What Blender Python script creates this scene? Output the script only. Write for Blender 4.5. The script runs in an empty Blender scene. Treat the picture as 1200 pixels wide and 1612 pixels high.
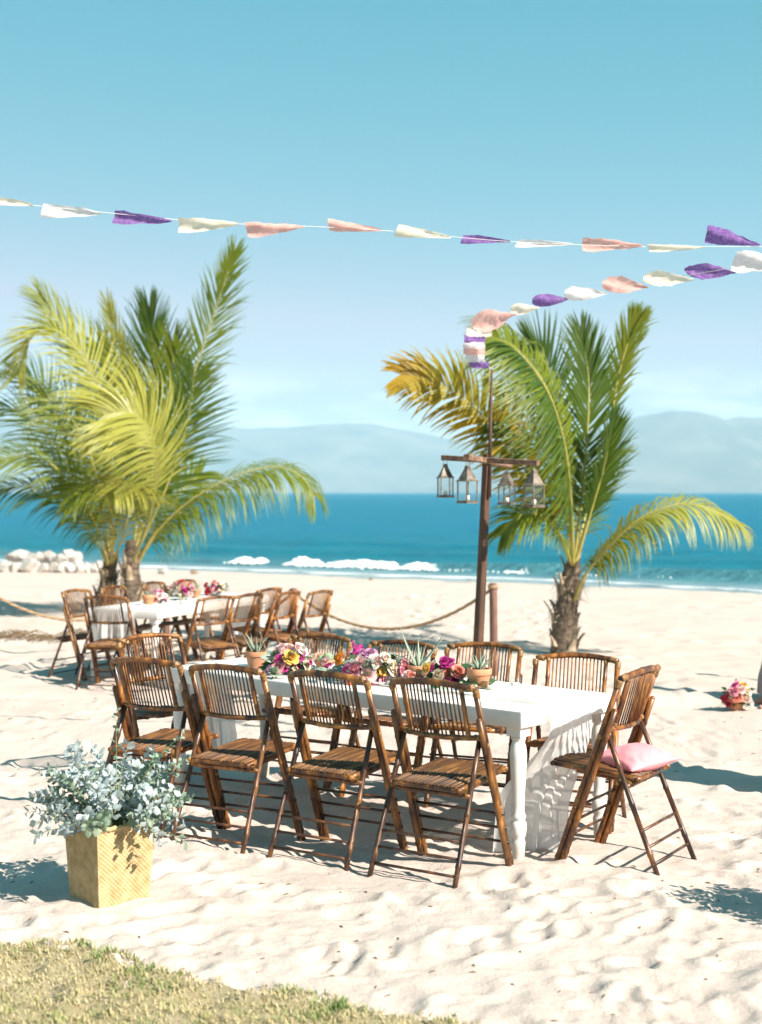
import bpy, math, random
import numpy as np
from mathutils import Vector, Matrix, noise as mnoise

R = math.radians
rng = random.Random(7)
NR = np.random.RandomState(11)
sc = bpy.context.scene
COL = sc.collection

# ------------------------------------------------------------------ camera, sky, sun, exposure
CAM_H, FPX = 1.77, 2303.0
cam_d = bpy.data.cameras.new('camera')
cam = bpy.data.objects.new('camera', cam_d)
COL.objects.link(cam)
cam.location = (0, 0, CAM_H)
cam.rotation_euler = (R(90), 0, 0)
cam_d.sensor_fit = 'VERTICAL'
cam_d.sensor_height = 56.0
cam_d.sensor_width = 41.7
cam_d.lens = 80.0
cam_d.shift_y = -31.0 / 1612.0
cam_d.clip_start = 0.1
cam_d.clip_end = 60000
cam_d.dof.use_dof = True
cam_d.dof.focus_distance = 7.5
cam_d.dof.aperture_fstop = 4.0
sc.camera = cam

SUN_EL = 38.0
SH = Vector((-0.79, 0.61, 0)).normalized()          # where shadows fall
to_sun = Vector((-SH.x * math.cos(R(SUN_EL)), -SH.y * math.cos(R(SUN_EL)), math.sin(R(SUN_EL))))
sun_d = bpy.data.lights.new('sun', 'SUN')
sun_d.energy = 5.0
sun_d.angle = R(0.53)
sun_d.color = (1.0, 0.92, 0.82)
sun = bpy.data.objects.new('sun', sun_d)
COL.objects.link(sun)
sun.rotation_euler = to_sun.to_track_quat('Z', 'Y').to_euler()
sun.location = (8, -6, 10)

world = bpy.data.worlds.new('World')
sc.world = world
world.use_nodes = True
wn = world.node_tree
wn.nodes.clear()
w_out = wn.nodes.new('ShaderNodeOutputWorld')
w_bg = wn.nodes.new('ShaderNodeBackground')
w_sky = wn.nodes.new('ShaderNodeTexSky')
w_sky.sky_type = 'NISHITA'
w_sky.sun_disc = False
w_sky.sun_elevation = R(SUN_EL)
w_sky.sun_rotation = math.atan2(to_sun.x, to_sun.y)
w_sky.air_density = 1.0
w_sky.dust_density = 0.3
w_sky.ozone_density = 1.0
w_bg.inputs['Strength'].default_value = 0.05
# the film's response, one curve per channel over the whole sky, then low clouds along the horizon
w_sp = wn.nodes.new('ShaderNodeSeparateColor'); w_cb = wn.nodes.new('ShaderNodeCombineColor')
wn.links.new(w_sky.outputs[0], w_sp.inputs[0])
for ch, (gain, gam) in enumerate(((0.112, 2.60), (2.02, 0.45), (2.18, 0.45))):
    w_p = wn.nodes.new('ShaderNodeMath'); w_p.operation = 'POWER'; w_p.inputs[1].default_value = gam
    w_g = wn.nodes.new('ShaderNodeMath'); w_g.operation = 'MULTIPLY'; w_g.inputs[1].default_value = gain
    wn.links.new(w_sp.outputs[ch], w_p.inputs[0]); wn.links.new(w_p.outputs[0], w_g.inputs[0]); wn.links.new(w_g.outputs[0], w_cb.inputs[ch])
    if ch == 0: w_red = w_g
    if ch == 1:      # red never above green, so the sky beside the sun stays white
        w_mn = wn.nodes.new('ShaderNodeMath'); w_mn.operation = 'MINIMUM'
        wn.links.new(w_red.outputs[0], w_mn.inputs[0]); wn.links.new(w_g.outputs[0], w_mn.inputs[1]); wn.links.new(w_mn.outputs[0], w_cb.inputs[0])
w_tc = wn.nodes.new('ShaderNodeTexCoord')
w_map = wn.nodes.new('ShaderNodeMapping'); w_map.inputs['Scale'].default_value = (9, 9, 34)
w_map.inputs['Location'].default_value = (8.2, 0.0, 0.2)
w_noi = wn.nodes.new('ShaderNodeTexNoise'); w_noi.inputs['Scale'].default_value = 1.0
w_noi.inputs['Detail'].default_value = 6.0; w_noi.inputs['Roughness'].default_value = 0.55
wn.links.new(w_tc.outputs['Generated'], w_map.inputs[0]); wn.links.new(w_map.outputs[0], w_noi.inputs['Vector'])
w_thr = wn.nodes.new('ShaderNodeMapRange'); w_thr.inputs[1].default_value = 0.47; w_thr.inputs[2].default_value = 0.66
wn.links.new(w_noi.outputs[0], w_thr.inputs[0])
w_sep = wn.nodes.new('ShaderNodeSeparateXYZ'); wn.links.new(w_tc.outputs['Generated'], w_sep.inputs[0])
w_lo = wn.nodes.new('ShaderNodeMapRange'); w_lo.interpolation_type = 'SMOOTHSTEP'
w_lo.inputs[1].default_value = 0.092; w_lo.inputs[2].default_value = 0.055
wn.links.new(w_sep.outputs[2], w_lo.inputs[0])
w_mul = wn.nodes.new('ShaderNodeMath'); w_mul.operation = 'MULTIPLY'
wn.links.new(w_thr.outputs[0], w_mul.inputs[0]); wn.links.new(w_lo.outputs[0], w_mul.inputs[1])
w_mul2 = wn.nodes.new('ShaderNodeMath'); w_mul2.operation = 'MULTIPLY'; w_mul2.inputs[1].default_value = 0.8
wn.links.new(w_mul.outputs[0], w_mul2.inputs[0])
w_cl = wn.nodes.new('ShaderNodeMix'); w_cl.data_type = 'RGBA'
w_cl.inputs[7].default_value = (14.5, 13.2, 13.4, 1)
wn.links.new(w_mul2.outputs[0], w_cl.inputs[0]); wn.links.new(w_cb.outputs[0], w_cl.inputs[6])
wn.links.new(w_cl.outputs[2], w_bg.inputs['Color'])
wn.links.new(w_bg.outputs[0], w_out.inputs[0])

sc.view_settings.view_transform = 'Standard'
sc.view_settings.look = 'None'
sc.view_settings.exposure = 1.25
sc.view_settings.gamma = 1.0
sc.render.engine = 'CYCLES'
sc.cycles.use_denoising = True
sc.cycles.max_bounces = 8
sc.cycles.transparent_max_bounces = 12
sc.cycles.volume_bounces = 1
sc.cycles.caustics_reflective = False
sc.cycles.caustics_refractive = False

# ------------------------------------------------------------------ helpers
def at(px, py, d):
    """a point of the place, measured off the photograph at distance d from the camera plane"""
    return Vector(((px - 600) / FPX * d, d, CAM_H + (775 - py) / FPX * d))

class MB:
    def __init__(s): s.v, s.f, s.m, s.mi = [], [], [], 0
    def add(s, vs, fs):
        b = len(s.v); s.v.extend([tuple(p) for p in vs])
        for f in fs:
            s.f.append(tuple(b + i for i in f)); s.m.append(s.mi)
    def box(s, c, h, M=None):
        c = Vector(c)
        vs = [Vector((x * h[0], y * h[1], z * h[2])) for x in (-1, 1) for y in (-1, 1) for z in (-1, 1)]
        vs = [(M @ p if M else p) + c for p in vs]
        s.add(vs, [(0, 1, 3, 2), (4, 6, 7, 5), (0, 4, 5, 1), (2, 3, 7, 6), (0, 2, 6, 4), (1, 5, 7, 3)])
    def tube(s, pts, rad, n=8, caps=True):
        pts = [Vector(p) for p in pts]
        if not hasattr(rad, '__len__'): rad = [rad] * len(pts)
        T0 = (pts[1] - pts[0]).normalized()
        ref = Vector((0, 0, 1)) if abs(T0.z) < 0.9 else Vector((1, 0, 0))
        U = T0.cross(ref).normalized()
        vs, fs = [], []
        for i, p in enumerate(pts):
            T = (pts[min(i + 1, len(pts) - 1)] - pts[max(i - 1, 0)])
            T = T.normalized() if T.length > 1e-9 else T0
            U = (U - T * U.dot(T)).normalized(); V = T.cross(U)
            for k in range(n):
                a = 2 * math.pi * k / n
                vs.append(p + (U * math.cos(a) + V * math.sin(a)) * rad[i])
        for i in range(len(pts) - 1):
            for k in range(n):
                k2 = (k + 1) % n
                fs.append((i * n + k, i * n + k2, (i + 1) * n + k2, (i + 1) * n + k))
        if caps:
            fs.append(tuple(range(n - 1, -1, -1))); b = (len(pts) - 1) * n
            fs.append(tuple(b + k for k in range(n)))
        s.add(vs, fs)
    def lathe(s, prof, n=20, c=(0, 0, 0), caps=True):
        vs, fs = [], []
        for r, z in prof:
            for k in range(n):
                a = 2 * math.pi * k / n
                vs.append((c[0] + r * math.cos(a), c[1] + r * math.sin(a), c[2] + z))
        for i in range(len(prof) - 1):
            for k in range(n):
                k2 = (k + 1) % n
                fs.append((i * n + k, i * n + k2, (i + 1) * n + k2, (i + 1) * n + k))
        if caps:
            fs.append(tuple(range(n - 1, -1, -1))); b = (len(prof) - 1) * n
            fs.append(tuple(b + k for k in range(n)))
        s.add(vs, fs)
    def bamboo(s, pts, r, step=0.15, n=8, off=0.07, swell=1.16):
        """a pole with raised nodes along a polyline"""
        pts = [Vector(p) for p in pts]
        L = [0.0]
        for a, b in zip(pts, pts[1:]): L.append(L[-1] + (b - a).length)
        tot = L[-1]; ss = {0.0: r * 0.96, tot: r * 0.96}
        for l in L[1:-1]: ss[l] = r
        x = off
        while x < tot - 0.03:
            for dx, k in ((-0.012, 1.0), (-0.004, swell), (0.004, swell), (0.012, 1.0)):
                if 0 < x + dx < tot: ss[x + dx] = r * k
            x += step * (0.85 + 0.3 * ((x * 37.7) % 1.0))
        P, Rr = [], []
        for q in sorted(ss):
            i = max(0, min(len(L) - 2, next((k for k in range(len(L) - 1) if q <= L[k + 1] + 1e-9), len(L) - 2)))
            t = (q - L[i]) / max(1e-9, L[i + 1] - L[i])
            P.append(pts[i].lerp(pts[i + 1], t)); Rr.append(ss[q])
        s.tube(P, Rr, n)
    def build(s, name, mats, parent=None, smooth=True, flip=False):
        me = bpy.data.meshes.new(name)
        me.from_pydata(s.v, [], s.f)
        if not isinstance(mats, (list, tuple)): mats = [mats]
        for m in mats: me.materials.append(m)
        if len(mats) > 1: me.polygons.foreach_set('material_index', s.m)
        if smooth: me.shade_smooth()
        me.update()
        return link(name, me, parent)

def link(name, me, parent=None):
    o = bpy.data.objects.new(name, me); COL.objects.link(o)
    if parent is not None: o.parent = parent
    return o

def autosmooth(o, ang=40):
    o.data.set_sharp_from_angle(angle=R(ang))
    return o

def npmesh(name, V, F, mats, parent=None, smooth=True):
    me = bpy.data.meshes.new(name)
    V = np.asarray(V, dtype=np.float32); F = np.asarray(F, dtype=np.int32)
    k = F.shape[1]
    me.vertices.add(len(V)); me.vertices.foreach_set('co', V.ravel())
    me.loops.add(F.size); me.loops.foreach_set('vertex_index', F.ravel())
    me.polygons.add(len(F)); me.polygons.foreach_set('loop_start', np.arange(0, F.size, k, dtype=np.int32))
    me.update(calc_edges=True)
    for m in (mats if isinstance(mats, (list, tuple)) else [mats]): me.materials.append(m)
    if smooth: me.shade_smooth()
    me.validate()
    return link(name, me, parent)

def tag(o, label=None, cat=None, group=None, kind=None):
    if label: o['label'] = label
    if cat: o['category'] = cat
    if group: o['group'] = group
    if kind: o['kind'] = kind
    return o

def empty(name, loc=(0, 0, 0), rz=0.0):
    o = bpy.data.objects.new(name, None); COL.objects.link(o)
    o.empty_display_size = 0.1
    o.location = loc; o.rotation_euler = (0, 0, rz)
    return o

def copy_tree(o, parent=None):
    c = o.copy(); COL.objects.link(c); c.parent = parent
    for ch in o.children: copy_tree(ch, c)
    return c

def fbm(X, Y, scale, octaves=4, seed=0, gain=0.5):
    """value noise on arrays"""
    out = np.zeros_like(X); amp, tot = 1.0, 0.0
    for o in range(octaves):
        r = np.random.RandomState(seed * 31 + o); T = r.rand(256, 256)
        u, v = X * scale + r.rand() * 50 + 1000, Y * scale + r.rand() * 50 + 1000
        i, j = np.floor(u).astype(int), np.floor(v).astype(int)
        fu, fv = u - i, v - j
        fu, fv = fu * fu * (3 - 2 * fu), fv * fv * (3 - 2 * fv)
        a, b = T[i % 256, j % 256], T[(i + 1) % 256, j % 256]
        c, d = T[i % 256, (j + 1) % 256], T[(i + 1) % 256, (j + 1) % 256]
        out += amp * ((a * (1 - fu) + b * fu) * (1 - fv) + (c * (1 - fu) + d * fu) * fv - 0.5)
        tot += amp; amp *= gain; scale *= 2.03
    return out / tot

# ------------------------------------------------------------------ materials
def new_mat(name):
    m = bpy.data.materials.new(name); m.use_nodes = True
    nt = m.node_tree; b = nt.nodes['Principled BSDF']
    return m, nt, b

def nd(nt, t, **kw):
    n = nt.nodes.new(t)
    for k, v in kw.items(): setattr(n, k, v)
    return n

def ramp(nt, fac, stops):
    r = nd(nt, 'ShaderNodeValToRGB')
    e = r.color_ramp.elements
    e[0].position, e[0].color = stops[0][0], (*stops[0][1], 1)
    e[1].position, e[1].color = stops[-1][0], (*stops[-1][1], 1)
    for p, c in stops[1:-1]:
        x = e.new(p); x.color = (*c, 1)
    nt.links.new(fac, r.inputs[0])
    return r.outputs[0]

def noise_tex(nt, scale, detail=4, rough=0.55, coord='Object', stretch=None, rand=False):
    tc = nd(nt, 'ShaderNodeTexCoord')
    n = nd(nt, 'ShaderNodeTexNoise'); n.inputs['Scale'].default_value = scale
    n.inputs['Detail'].default_value = detail; n.inputs['Roughness'].default_value = rough
    src = tc.outputs[coord]
    if rand:
        oi = nd(nt, 'ShaderNodeObjectInfo'); mu = nd(nt, 'ShaderNodeMath', operation='MULTIPLY'); mu.inputs[1].default_value = 37.0
        nt.links.new(oi.outputs['Random'], mu.inputs[0])
        va = nd(nt, 'ShaderNodeVectorMath', operation='ADD')
        nt.links.new(src, va.inputs[0]); nt.links.new(mu.outputs[0], va.inputs[1]); src = va.outputs[0]
    if stretch:
        mp = nd(nt, 'ShaderNodeMapping'); mp.inputs['Scale'].default_value = stretch
        nt.links.new(src, mp.inputs[0]); src = mp.outputs[0]
    nt.links.new(src, n.inputs['Vector'])
    return n.outputs[0]

def bump(nt, b, h, strength=0.3, dist=0.01):
    bp = nd(nt, 'ShaderNodeBump'); bp.inputs['Strength'].default_value = strength; bp.inputs['Distance'].default_value = dist
    nt.links.new(h, bp.inputs['Height']); nt.links.new(bp.outputs[0], b.inputs['Normal'])

def simple(name, c0, c1=None, scale=8, rough=0.6, bs=0.0, bscale=60, bd=0.004, rand=False, stretch=None, coat=0, metal=0, spec=0.5, stops=None):
    m, nt, b = new_mat(name)
    b.inputs['Roughness'].default_value = rough
    b.inputs['Coat Weight'].default_value = coat; b.inputs['Metallic'].default_value = metal
    b.inputs['Specular IOR Level'].default_value = spec
    if c1 is None and stops is None: b.inputs['Base Color'].default_value = (*c0, 1)
    else:
        n = noise_tex(nt, scale, rand=rand, stretch=stretch)
        nt.links.new(ramp(nt, n, stops or [(0.32, c0), (0.68, c1)]), b.inputs['Base Color'])
    if bs: bump(nt, b, noise_tex(nt, bscale, 5), bs, bd)
    return m

def leafy(name, c0, c1, trans=0.4, rough=0.5, scale=6, tcol=None, rand=True, spec=0.35):
    """a thin leaf or petal: surface plus light shining through"""
    m, nt, b = new_mat(name)
    n = noise_tex(nt, scale, 3, rand=rand)
    c = ramp(nt, n, [(0.3, c0), (0.7, c1)])
    nt.links.new(c, b.inputs['Base Color']); b.inputs['Roughness'].default_value = rough
    b.inputs['Specular IOR Level'].default_value = spec
    t = nd(nt, 'ShaderNodeBsdfTranslucent')
    if tcol: t.inputs[0].default_value = (*tcol, 1)
    else: nt.links.new(c, t.inputs[0])
    mx = nd(nt, 'ShaderNodeMixShader'); mx.inputs[0].default_value = trans
    nt.links.new(b.outputs[0], mx.inputs[1]); nt.links.new(t.outputs[0], mx.inputs[2])
    nt.links.new(mx.outputs[0], nt.nodes['Material Output'].inputs[0])
    return m

def glassy(name, tint=(0.97, 0.98, 0.98), gloss=0.12):
    m, nt, b = new_mat(name)
    t = nd(nt, 'ShaderNodeBsdfTransparent'); t.inputs[0].default_value = (*tint, 1)
    g = nd(nt, 'ShaderNodeBsdfGlossy'); g.inputs['Roughness'].default_value = 0.03
    f = nd(nt, 'ShaderNodeLayerWeight'); f.inputs[0].default_value = 0.5
    pw = nd(nt, 'ShaderNodeMath', operation='POWER'); pw.inputs[1].default_value = 4.0
    nt.links.new(f.outputs['Facing'], pw.inputs[0])
    ad = nd(nt, 'ShaderNodeMath', operation='MULTIPLY_ADD'); ad.inputs[1].default_value = 0.5; ad.inputs[2].default_value = gloss * 0.3
    nt.links.new(pw.outputs[0], ad.inputs[0])
    mx = nd(nt, 'ShaderNodeMixShader'); nt.links.new(ad.outputs[0], mx.inputs[0])
    nt.links.new(t.outputs[0], mx.inputs[1]); nt.links.new(g.outputs[0], mx.inputs[2])
    nt.links.new(mx.outputs[0], nt.nodes['Material Output'].inputs[0])
    return m

M = {}
# sand
m, nt, b = new_mat('sand'); M['sand'] = m
n1 = noise_tex(nt, 1.3, 5, 0.6); n2 = noise_tex(nt, 420, 3, 0.7); n3 = noise_tex(nt, 30, 4, 0.6)
c = ramp(nt, n1, [(0.3, (0.50, 0.42, 0.368)), (0.7, (0.58, 0.49, 0.432))])
g = ramp(nt, n2, [(0.25, (0.62, 0.58, 0.54)), (0.5, (1, 1, 1)), (0.8, (1.1, 1.1, 1.1))])
mx = nd(nt, 'ShaderNodeMix', data_type='RGBA', blend_type='MULTIPLY'); mx.inputs[0].default_value = 0.8
nt.links.new(c, mx.inputs[6]); nt.links.new(g, mx.inputs[7]); nt.links.new(mx.outputs[2], b.inputs['Base Color'])
b.inputs['Roughness'].default_value = 0.95; b.inputs['Specular IOR Level'].default_value = 0.1
ad = nd(nt, 'ShaderNodeMath', operation='MULTIPLY_ADD'); ad.inputs[1].default_value = 0.25
nt.links.new(n2, ad.inputs[0]); nt.links.new(n3, ad.inputs[2])
n4 = noise_tex(nt, 120, 2, 0.6); g2 = ramp(nt, n4, [(0.30, (0.80, 0.78, 0.76)), (0.48, (1, 1, 1)), (0.75, (1.05, 1.05, 1.05))])
mx2 = nd(nt, 'ShaderNodeMix', data_type='RGBA', blend_type='MULTIPLY'); mx2.inputs[0].default_value = 1
nt.links.new(mx.outputs[2], mx2.inputs[6]); nt.links.new(g2, mx2.inputs[7]); nt.links.new(mx2.outputs[2], b.inputs['Base Color'])
bump(nt, b, ad.outputs[0], 0.6, 0.014)

# sea
m, nt, b = new_mat('sea_water'); M['sea'] = m
geo = nd(nt, 'ShaderNodeNewGeometry')
dt = nd(nt, 'ShaderNodeVectorMath', operation='DOT_PRODUCT'); dt.inputs[1].default_value = (0.564, 0.826, 0)
nt.links.new(geo.outputs['Position'], dt.inputs[0])
mr = nd(nt, 'ShaderNodeMapRange'); mr.inputs[1].default_value = 30.0; mr.inputs[2].default_value = 70.0
nt.links.new(dt.outputs['Value'], mr.inputs[0])
c = ramp(nt, mr.outputs[0], [(0.0, (0.30, 0.34, 0.34)), (0.055, (0.22, 0.32, 0.36)), (0.10, (0.07, 0.20, 0.235)), (0.22, (0.003, 0.15, 0.205)), (1.0, (0.0, 0.155, 0.245))])
nz = noise_tex(nt, 0.25, 5, 0.6, stretch=(1, 2.2, 1))
g = ramp(nt, nz, [(0.3, (0.72, 0.80, 0.84)), (0.7, (1.2, 1.15, 1.1))])
mx = nd(nt, 'ShaderNodeMix', data_type='RGBA', blend_type='MULTIPLY'); mx.inputs[0].default_value = 1
nt.links.new(c, mx.inputs[6]); nt.links.new(g, mx.inputs[7]); nt.links.new(mx.outputs[2], b.inputs['Base Color'])
b.inputs['Roughness'].default_value = 0.35; b.inputs['IOR'].default_value = 1.33; b.inputs['Specular IOR Level'].default_value = 0.08
wv = noise_tex(nt, 0.9, 6, 0.65, stretch=(0.6, 1.6, 1))
bump(nt, b, wv, 1.0, 0.5)

M['foam'] = simple('sea_foam', (0.85, 0.85, 0.84), rough=0.9, bs=0.4, bscale=30, bd=0.03)
M['mountain'] = simple('mountain_forest', (0.03, 0.05, 0.025), (0.16, 0.14, 0.09), scale=0.0035, rough=0.95)
M['rock'] = simple('pale_rock', (0.30, 0.275, 0.245), (0.52, 0.485, 0.44), scale=3, rough=0.9, bs=0.6, bscale=9, bd=0.04, rand=True)
M['rock_dark'] = simple('brown_rock', (0.14, 0.10, 0.06), (0.27, 0.20, 0.13), scale=3, rough=0.9, bs=0.6, bscale=9, bd=0.04)

# bamboo: scorched brown poles, varnished
def bamboo_mat(name, stops, scale=5.0, stretch=(3, 3, 1), rough=0.42, coat=0.15, grain=(2, 2, 0.12)):
    m, nt, b = new_mat(name)
    n = noise_tex(nt, scale, 5, 0.62, rand=True, stretch=stretch)
    c = ramp(nt, n, stops)
    fine = noise_tex(nt, 60, 3, 0.6, stretch=grain)
    g = ramp(nt, fine, [(0.3, (0.6, 0.6, 0.6)), (0.7, (1.15, 1.15, 1.15))])
    mx = nd(nt, 'ShaderNodeMix', data_type='RGBA', blend_type='MULTIPLY'); mx.inputs[0].default_value = 0.7
    nt.links.new(c, mx.inputs[6]); nt.links.new(g, mx.inputs[7])
    oi = nd(nt, 'ShaderNodeObjectInfo'); m4 = nd(nt, 'ShaderNodeMix', data_type='RGBA', blend_type='MULTIPLY'); m4.inputs[0].default_value = 1
    nt.links.new(mx.outputs[2], m4.inputs[6]); nt.links.new(oi.outputs['Color'], m4.inputs[7]); nt.links.new(m4.outputs[2], b.inputs['Base Color'])
    b.inputs['Roughness'].default_value = rough; b.inputs['Coat Weight'].default_value = coat
    b.inputs['Coat Roughness'].default_value = 0.25
    bump(nt, b, fine, 0.25, 0.002)
    return m
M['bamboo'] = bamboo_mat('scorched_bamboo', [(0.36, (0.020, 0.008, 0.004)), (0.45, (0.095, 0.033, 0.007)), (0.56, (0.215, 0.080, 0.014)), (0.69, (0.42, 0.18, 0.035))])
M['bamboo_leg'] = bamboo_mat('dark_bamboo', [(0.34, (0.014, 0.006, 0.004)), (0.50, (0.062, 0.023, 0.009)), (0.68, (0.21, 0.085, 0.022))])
M['slat'] = bamboo_mat('bamboo_slat', [(0.32, (0.045, 0.018, 0.007)), (0.5, (0.16, 0.062, 0.013)), (0.68, (0.42, 0.19, 0.042))], 7, rough=0.6, coat=0.0)
M['seat_slat'] = bamboo_mat('bamboo_seat_slat', [(0.32, (0.040, 0.016, 0.006)), (0.5, (0.12, 0.047, 0.012)), (0.68, (0.33, 0.15, 0.036))], 5, (3, 0.5, 3), rough=0.55, coat=0.0, grain=(2, 0.1, 2))
M['binding'] = simple('rattan_binding', (0.13, 0.06, 0.018), (0.33, 0.18, 0.06), scale=40, rough=0.45, bs=0.6, bscale=220, bd=0.003)
M['brass'] = simple('brass_plate', (0.55, 0.42, 0.16), rough=0.35, metal=1.0)
# painted tables and cloth
M['white_paint'] = simple('white_paint', (0.64, 0.62, 0.58), (0.74, 0.72, 0.68), scale=5, rough=0.45, bs=0.12, bscale=70, bd=0.003)
nt = M['white_paint'].node_tree; b = nt.nodes['Principled BSDF']; old = b.inputs['Base Color'].links[0].from_socket
tc = nd(nt, 'ShaderNodeTexCoord'); sx = nd(nt, 'ShaderNodeSeparateXYZ'); nt.links.new(tc.outputs['Object'], sx.inputs[0])
dn = noise_tex(nt, 28, 4, 0.65); ma = nd(nt, 'ShaderNodeMath', operation='MULTIPLY_ADD'); ma.inputs[1].default_value = -0.30
nt.links.new(dn, ma.inputs[0]); nt.links.new(sx.outputs[2], ma.inputs[2])
mr = nd(nt, 'ShaderNodeMapRange'); mr.inputs[1].default_value = 0.02; mr.inputs[2].default_value = -0.13; nt.links.new(ma.outputs[0], mr.inputs[0])
mx = nd(nt, 'ShaderNodeMix', data_type='RGBA'); mx.inputs[7].default_value = (0.46, 0.39, 0.31, 1)
nt.links.new(mr.outputs[0], mx.inputs[0]); nt.links.new(old, mx.inputs[6]); nt.links.new(mx.outputs[2], b.inputs['Base Color'])
m, nt, b = new_mat('gauze'); M['gauze'] = m
b.inputs['Base Color'].default_value = (0.86, 0.85, 0.83, 1); b.inputs['Roughness'].default_value = 0.9
b.inputs['Specular IOR Level'].default_value = 0.1
weave = noise_tex(nt, 260, 3, 0.7)
bump(nt, b, weave, 0.3, 0.002)
t = nd(nt, 'ShaderNodeBsdfTranslucent'); t.inputs[0].default_value = (0.85, 0.84, 0.83, 1)
tr = nd(nt, 'ShaderNodeBsdfTransparent')
m1 = nd(nt, 'ShaderNodeMixShader'); m1.inputs[0].default_value = 0.45
nt.links.new(b.outputs[0], m1.inputs[1]); nt.links.new(t.outputs[0], m1.inputs[2])
m2 = nd(nt, 'ShaderNodeMixShader'); m2.inputs[0].default_value = 0.14
nt.links.new(m1.outputs[0], m2.inputs[1]); nt.links.new(tr.outputs[0], m2.inputs[2])
nt.links.new(m2.outputs[0], nt.nodes['Material Output'].inputs[0])
M['pink_cloth'] = simple('pink_cotton', (0.74, 0.26, 0.29), (0.80, 0.33, 0.35), scale=6, rough=0.85, bs=0.3, bscale=120, bd=0.004, spec=0.2)
M['terracotta'] = simple('terracotta', (0.46, 0.20, 0.10), (0.58, 0.29, 0.16), scale=16, rough=0.85, bs=0.25, bscale=90, bd=0.003, rand=True)
M['soil'] = simple('soil', (0.05, 0.035, 0.022), (0.12, 0.085, 0.055), scale=60, rough=1, bs=0.8, bscale=90, bd=0.01)
M['glass'] = glassy('clear_glass')
M['candle'] = simple('candle_wax', (0.85, 0.82, 0.74), rough=0.5)
M['post_wood'] = simple('weathered_post_wood', (0.028, 0.014, 0.008), (0.105, 0.048, 0.024), scale=9, rough=0.7, bs=0.5, bscale=40, bd=0.004, stretch=(5, 5, 0.5))
M['bar_wood'] = simple('crossbar_wood', (0.07, 0.036, 0.022), (0.26, 0.16, 0.10), scale=8, rough=0.75, bs=0.4, bscale=50, bd=0.004, stretch=(1, 4, 4))
M['rope_post'] = simple('rope_post_wood', (0.10, 0.05, 0.036), (0.21, 0.11, 0.08), scale=8, rough=0.8, bs=0.4, bscale=50, bd=0.004, stretch=(5, 5, 0.7))
M['rope'] = simple('hemp_rope', (0.24, 0.16, 0.09), (0.40, 0.28, 0.17), scale=60, rough=0.9)
M['tin'] = simple('aged_tin', (0.075, 0.055, 0.04), (0.24, 0.20, 0.16), scale=18, rough=0.55, metal=0.35, rand=True)
M['string'] = simple('white_string', (0.75, 0.73, 0.68), rough=0.9)
M['seagrass'] = simple('seagrass_weave', (0.34, 0.235, 0.105), (0.52, 0.40, 0.21), scale=26, rough=0.7, bs=0.35, bscale=160, bd=0.003)
# plants
M['frond'] = leafy('palm_green', (0.105, 0.155, 0.012), (0.22, 0.26, 0.022), 0.42, 0.36, 1.2, (0.22, 0.28, 0.03))
M['frond_dark'] = leafy('palm_deep_green', (0.032, 0.076, 0.010), (0.085, 0.14, 0.014), 0.36, 0.40, 1.2, (0.17, 0.25, 0.02))
M['frond_yellow'] = leafy('palm_yellow_green', (0.245, 0.265, 0.035), (0.46, 0.45, 0.11), 0.38, 0.33, 1.2, (0.46, 0.42, 0.06))
M['frond_orange'] = leafy('palm_orange', (0.48, 0.30, 0.020), (0.27, 0.29, 0.04), 0.45, 0.4, 1.6, (0.66, 0.42, 0.02))
M['rachis'] = simple('palm_stalk', (0.26, 0.23, 0.05), (0.40, 0.34, 0.09), scale=5, rough=0.5)
M['trunk'] = simple('palm_bark', (0.035, 0.024, 0.016), (0.20, 0.15, 0.105), scale=7, rough=0.95, bs=0.9, bscale=26, bd=0.02, stretch=(1, 1, 2.5))
M['boot'] = simple('dry_leaf_base', (0.20, 0.14, 0.085), (0.46, 0.37, 0.26), scale=9, rough=0.9, bs=0.6, bscale=60, bd=0.006, rand=True)
M['aloe'] = leafy('aloe_leaf', (0.20, 0.27, 0.19), (0.34, 0.40, 0.31), 0.12, 0.5, 20)
M['succulent'] = leafy('succulent_leaf', (0.26, 0.36, 0.24), (0.42, 0.50, 0.38), 0.15, 0.5, 20)
M['cactus'] = simple('cactus_skin', (0.16, 0.25, 0.13), (0.28, 0.38, 0.22), scale=30, rough=0.7)
M['leaf'] = leafy('bouquet_leaf', (0.030, 0.075, 0.026), (0.085, 0.15, 0.055), 0.25, 0.4, 20)
M['leaf_grey'] = leafy('grey_leaf', (0.17, 0.24, 0.19), (0.30, 0.36, 0.31), 0.2, 0.6, 20)
M['dusty'] = leafy('silver_leaf', (0.26, 0.33, 0.33), (0.52, 0.58, 0.59), 0.22, 0.55, 9)
M['dusty_green'] = leafy('sage_leaf', (0.15, 0.24, 0.17), (0.30, 0.38, 0.28), 0.22, 0.55, 9)
M['stem'] = simple('green_stem', (0.13, 0.19, 0.08), (0.22, 0.26, 0.12), scale=20, rough=0.6)
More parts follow.
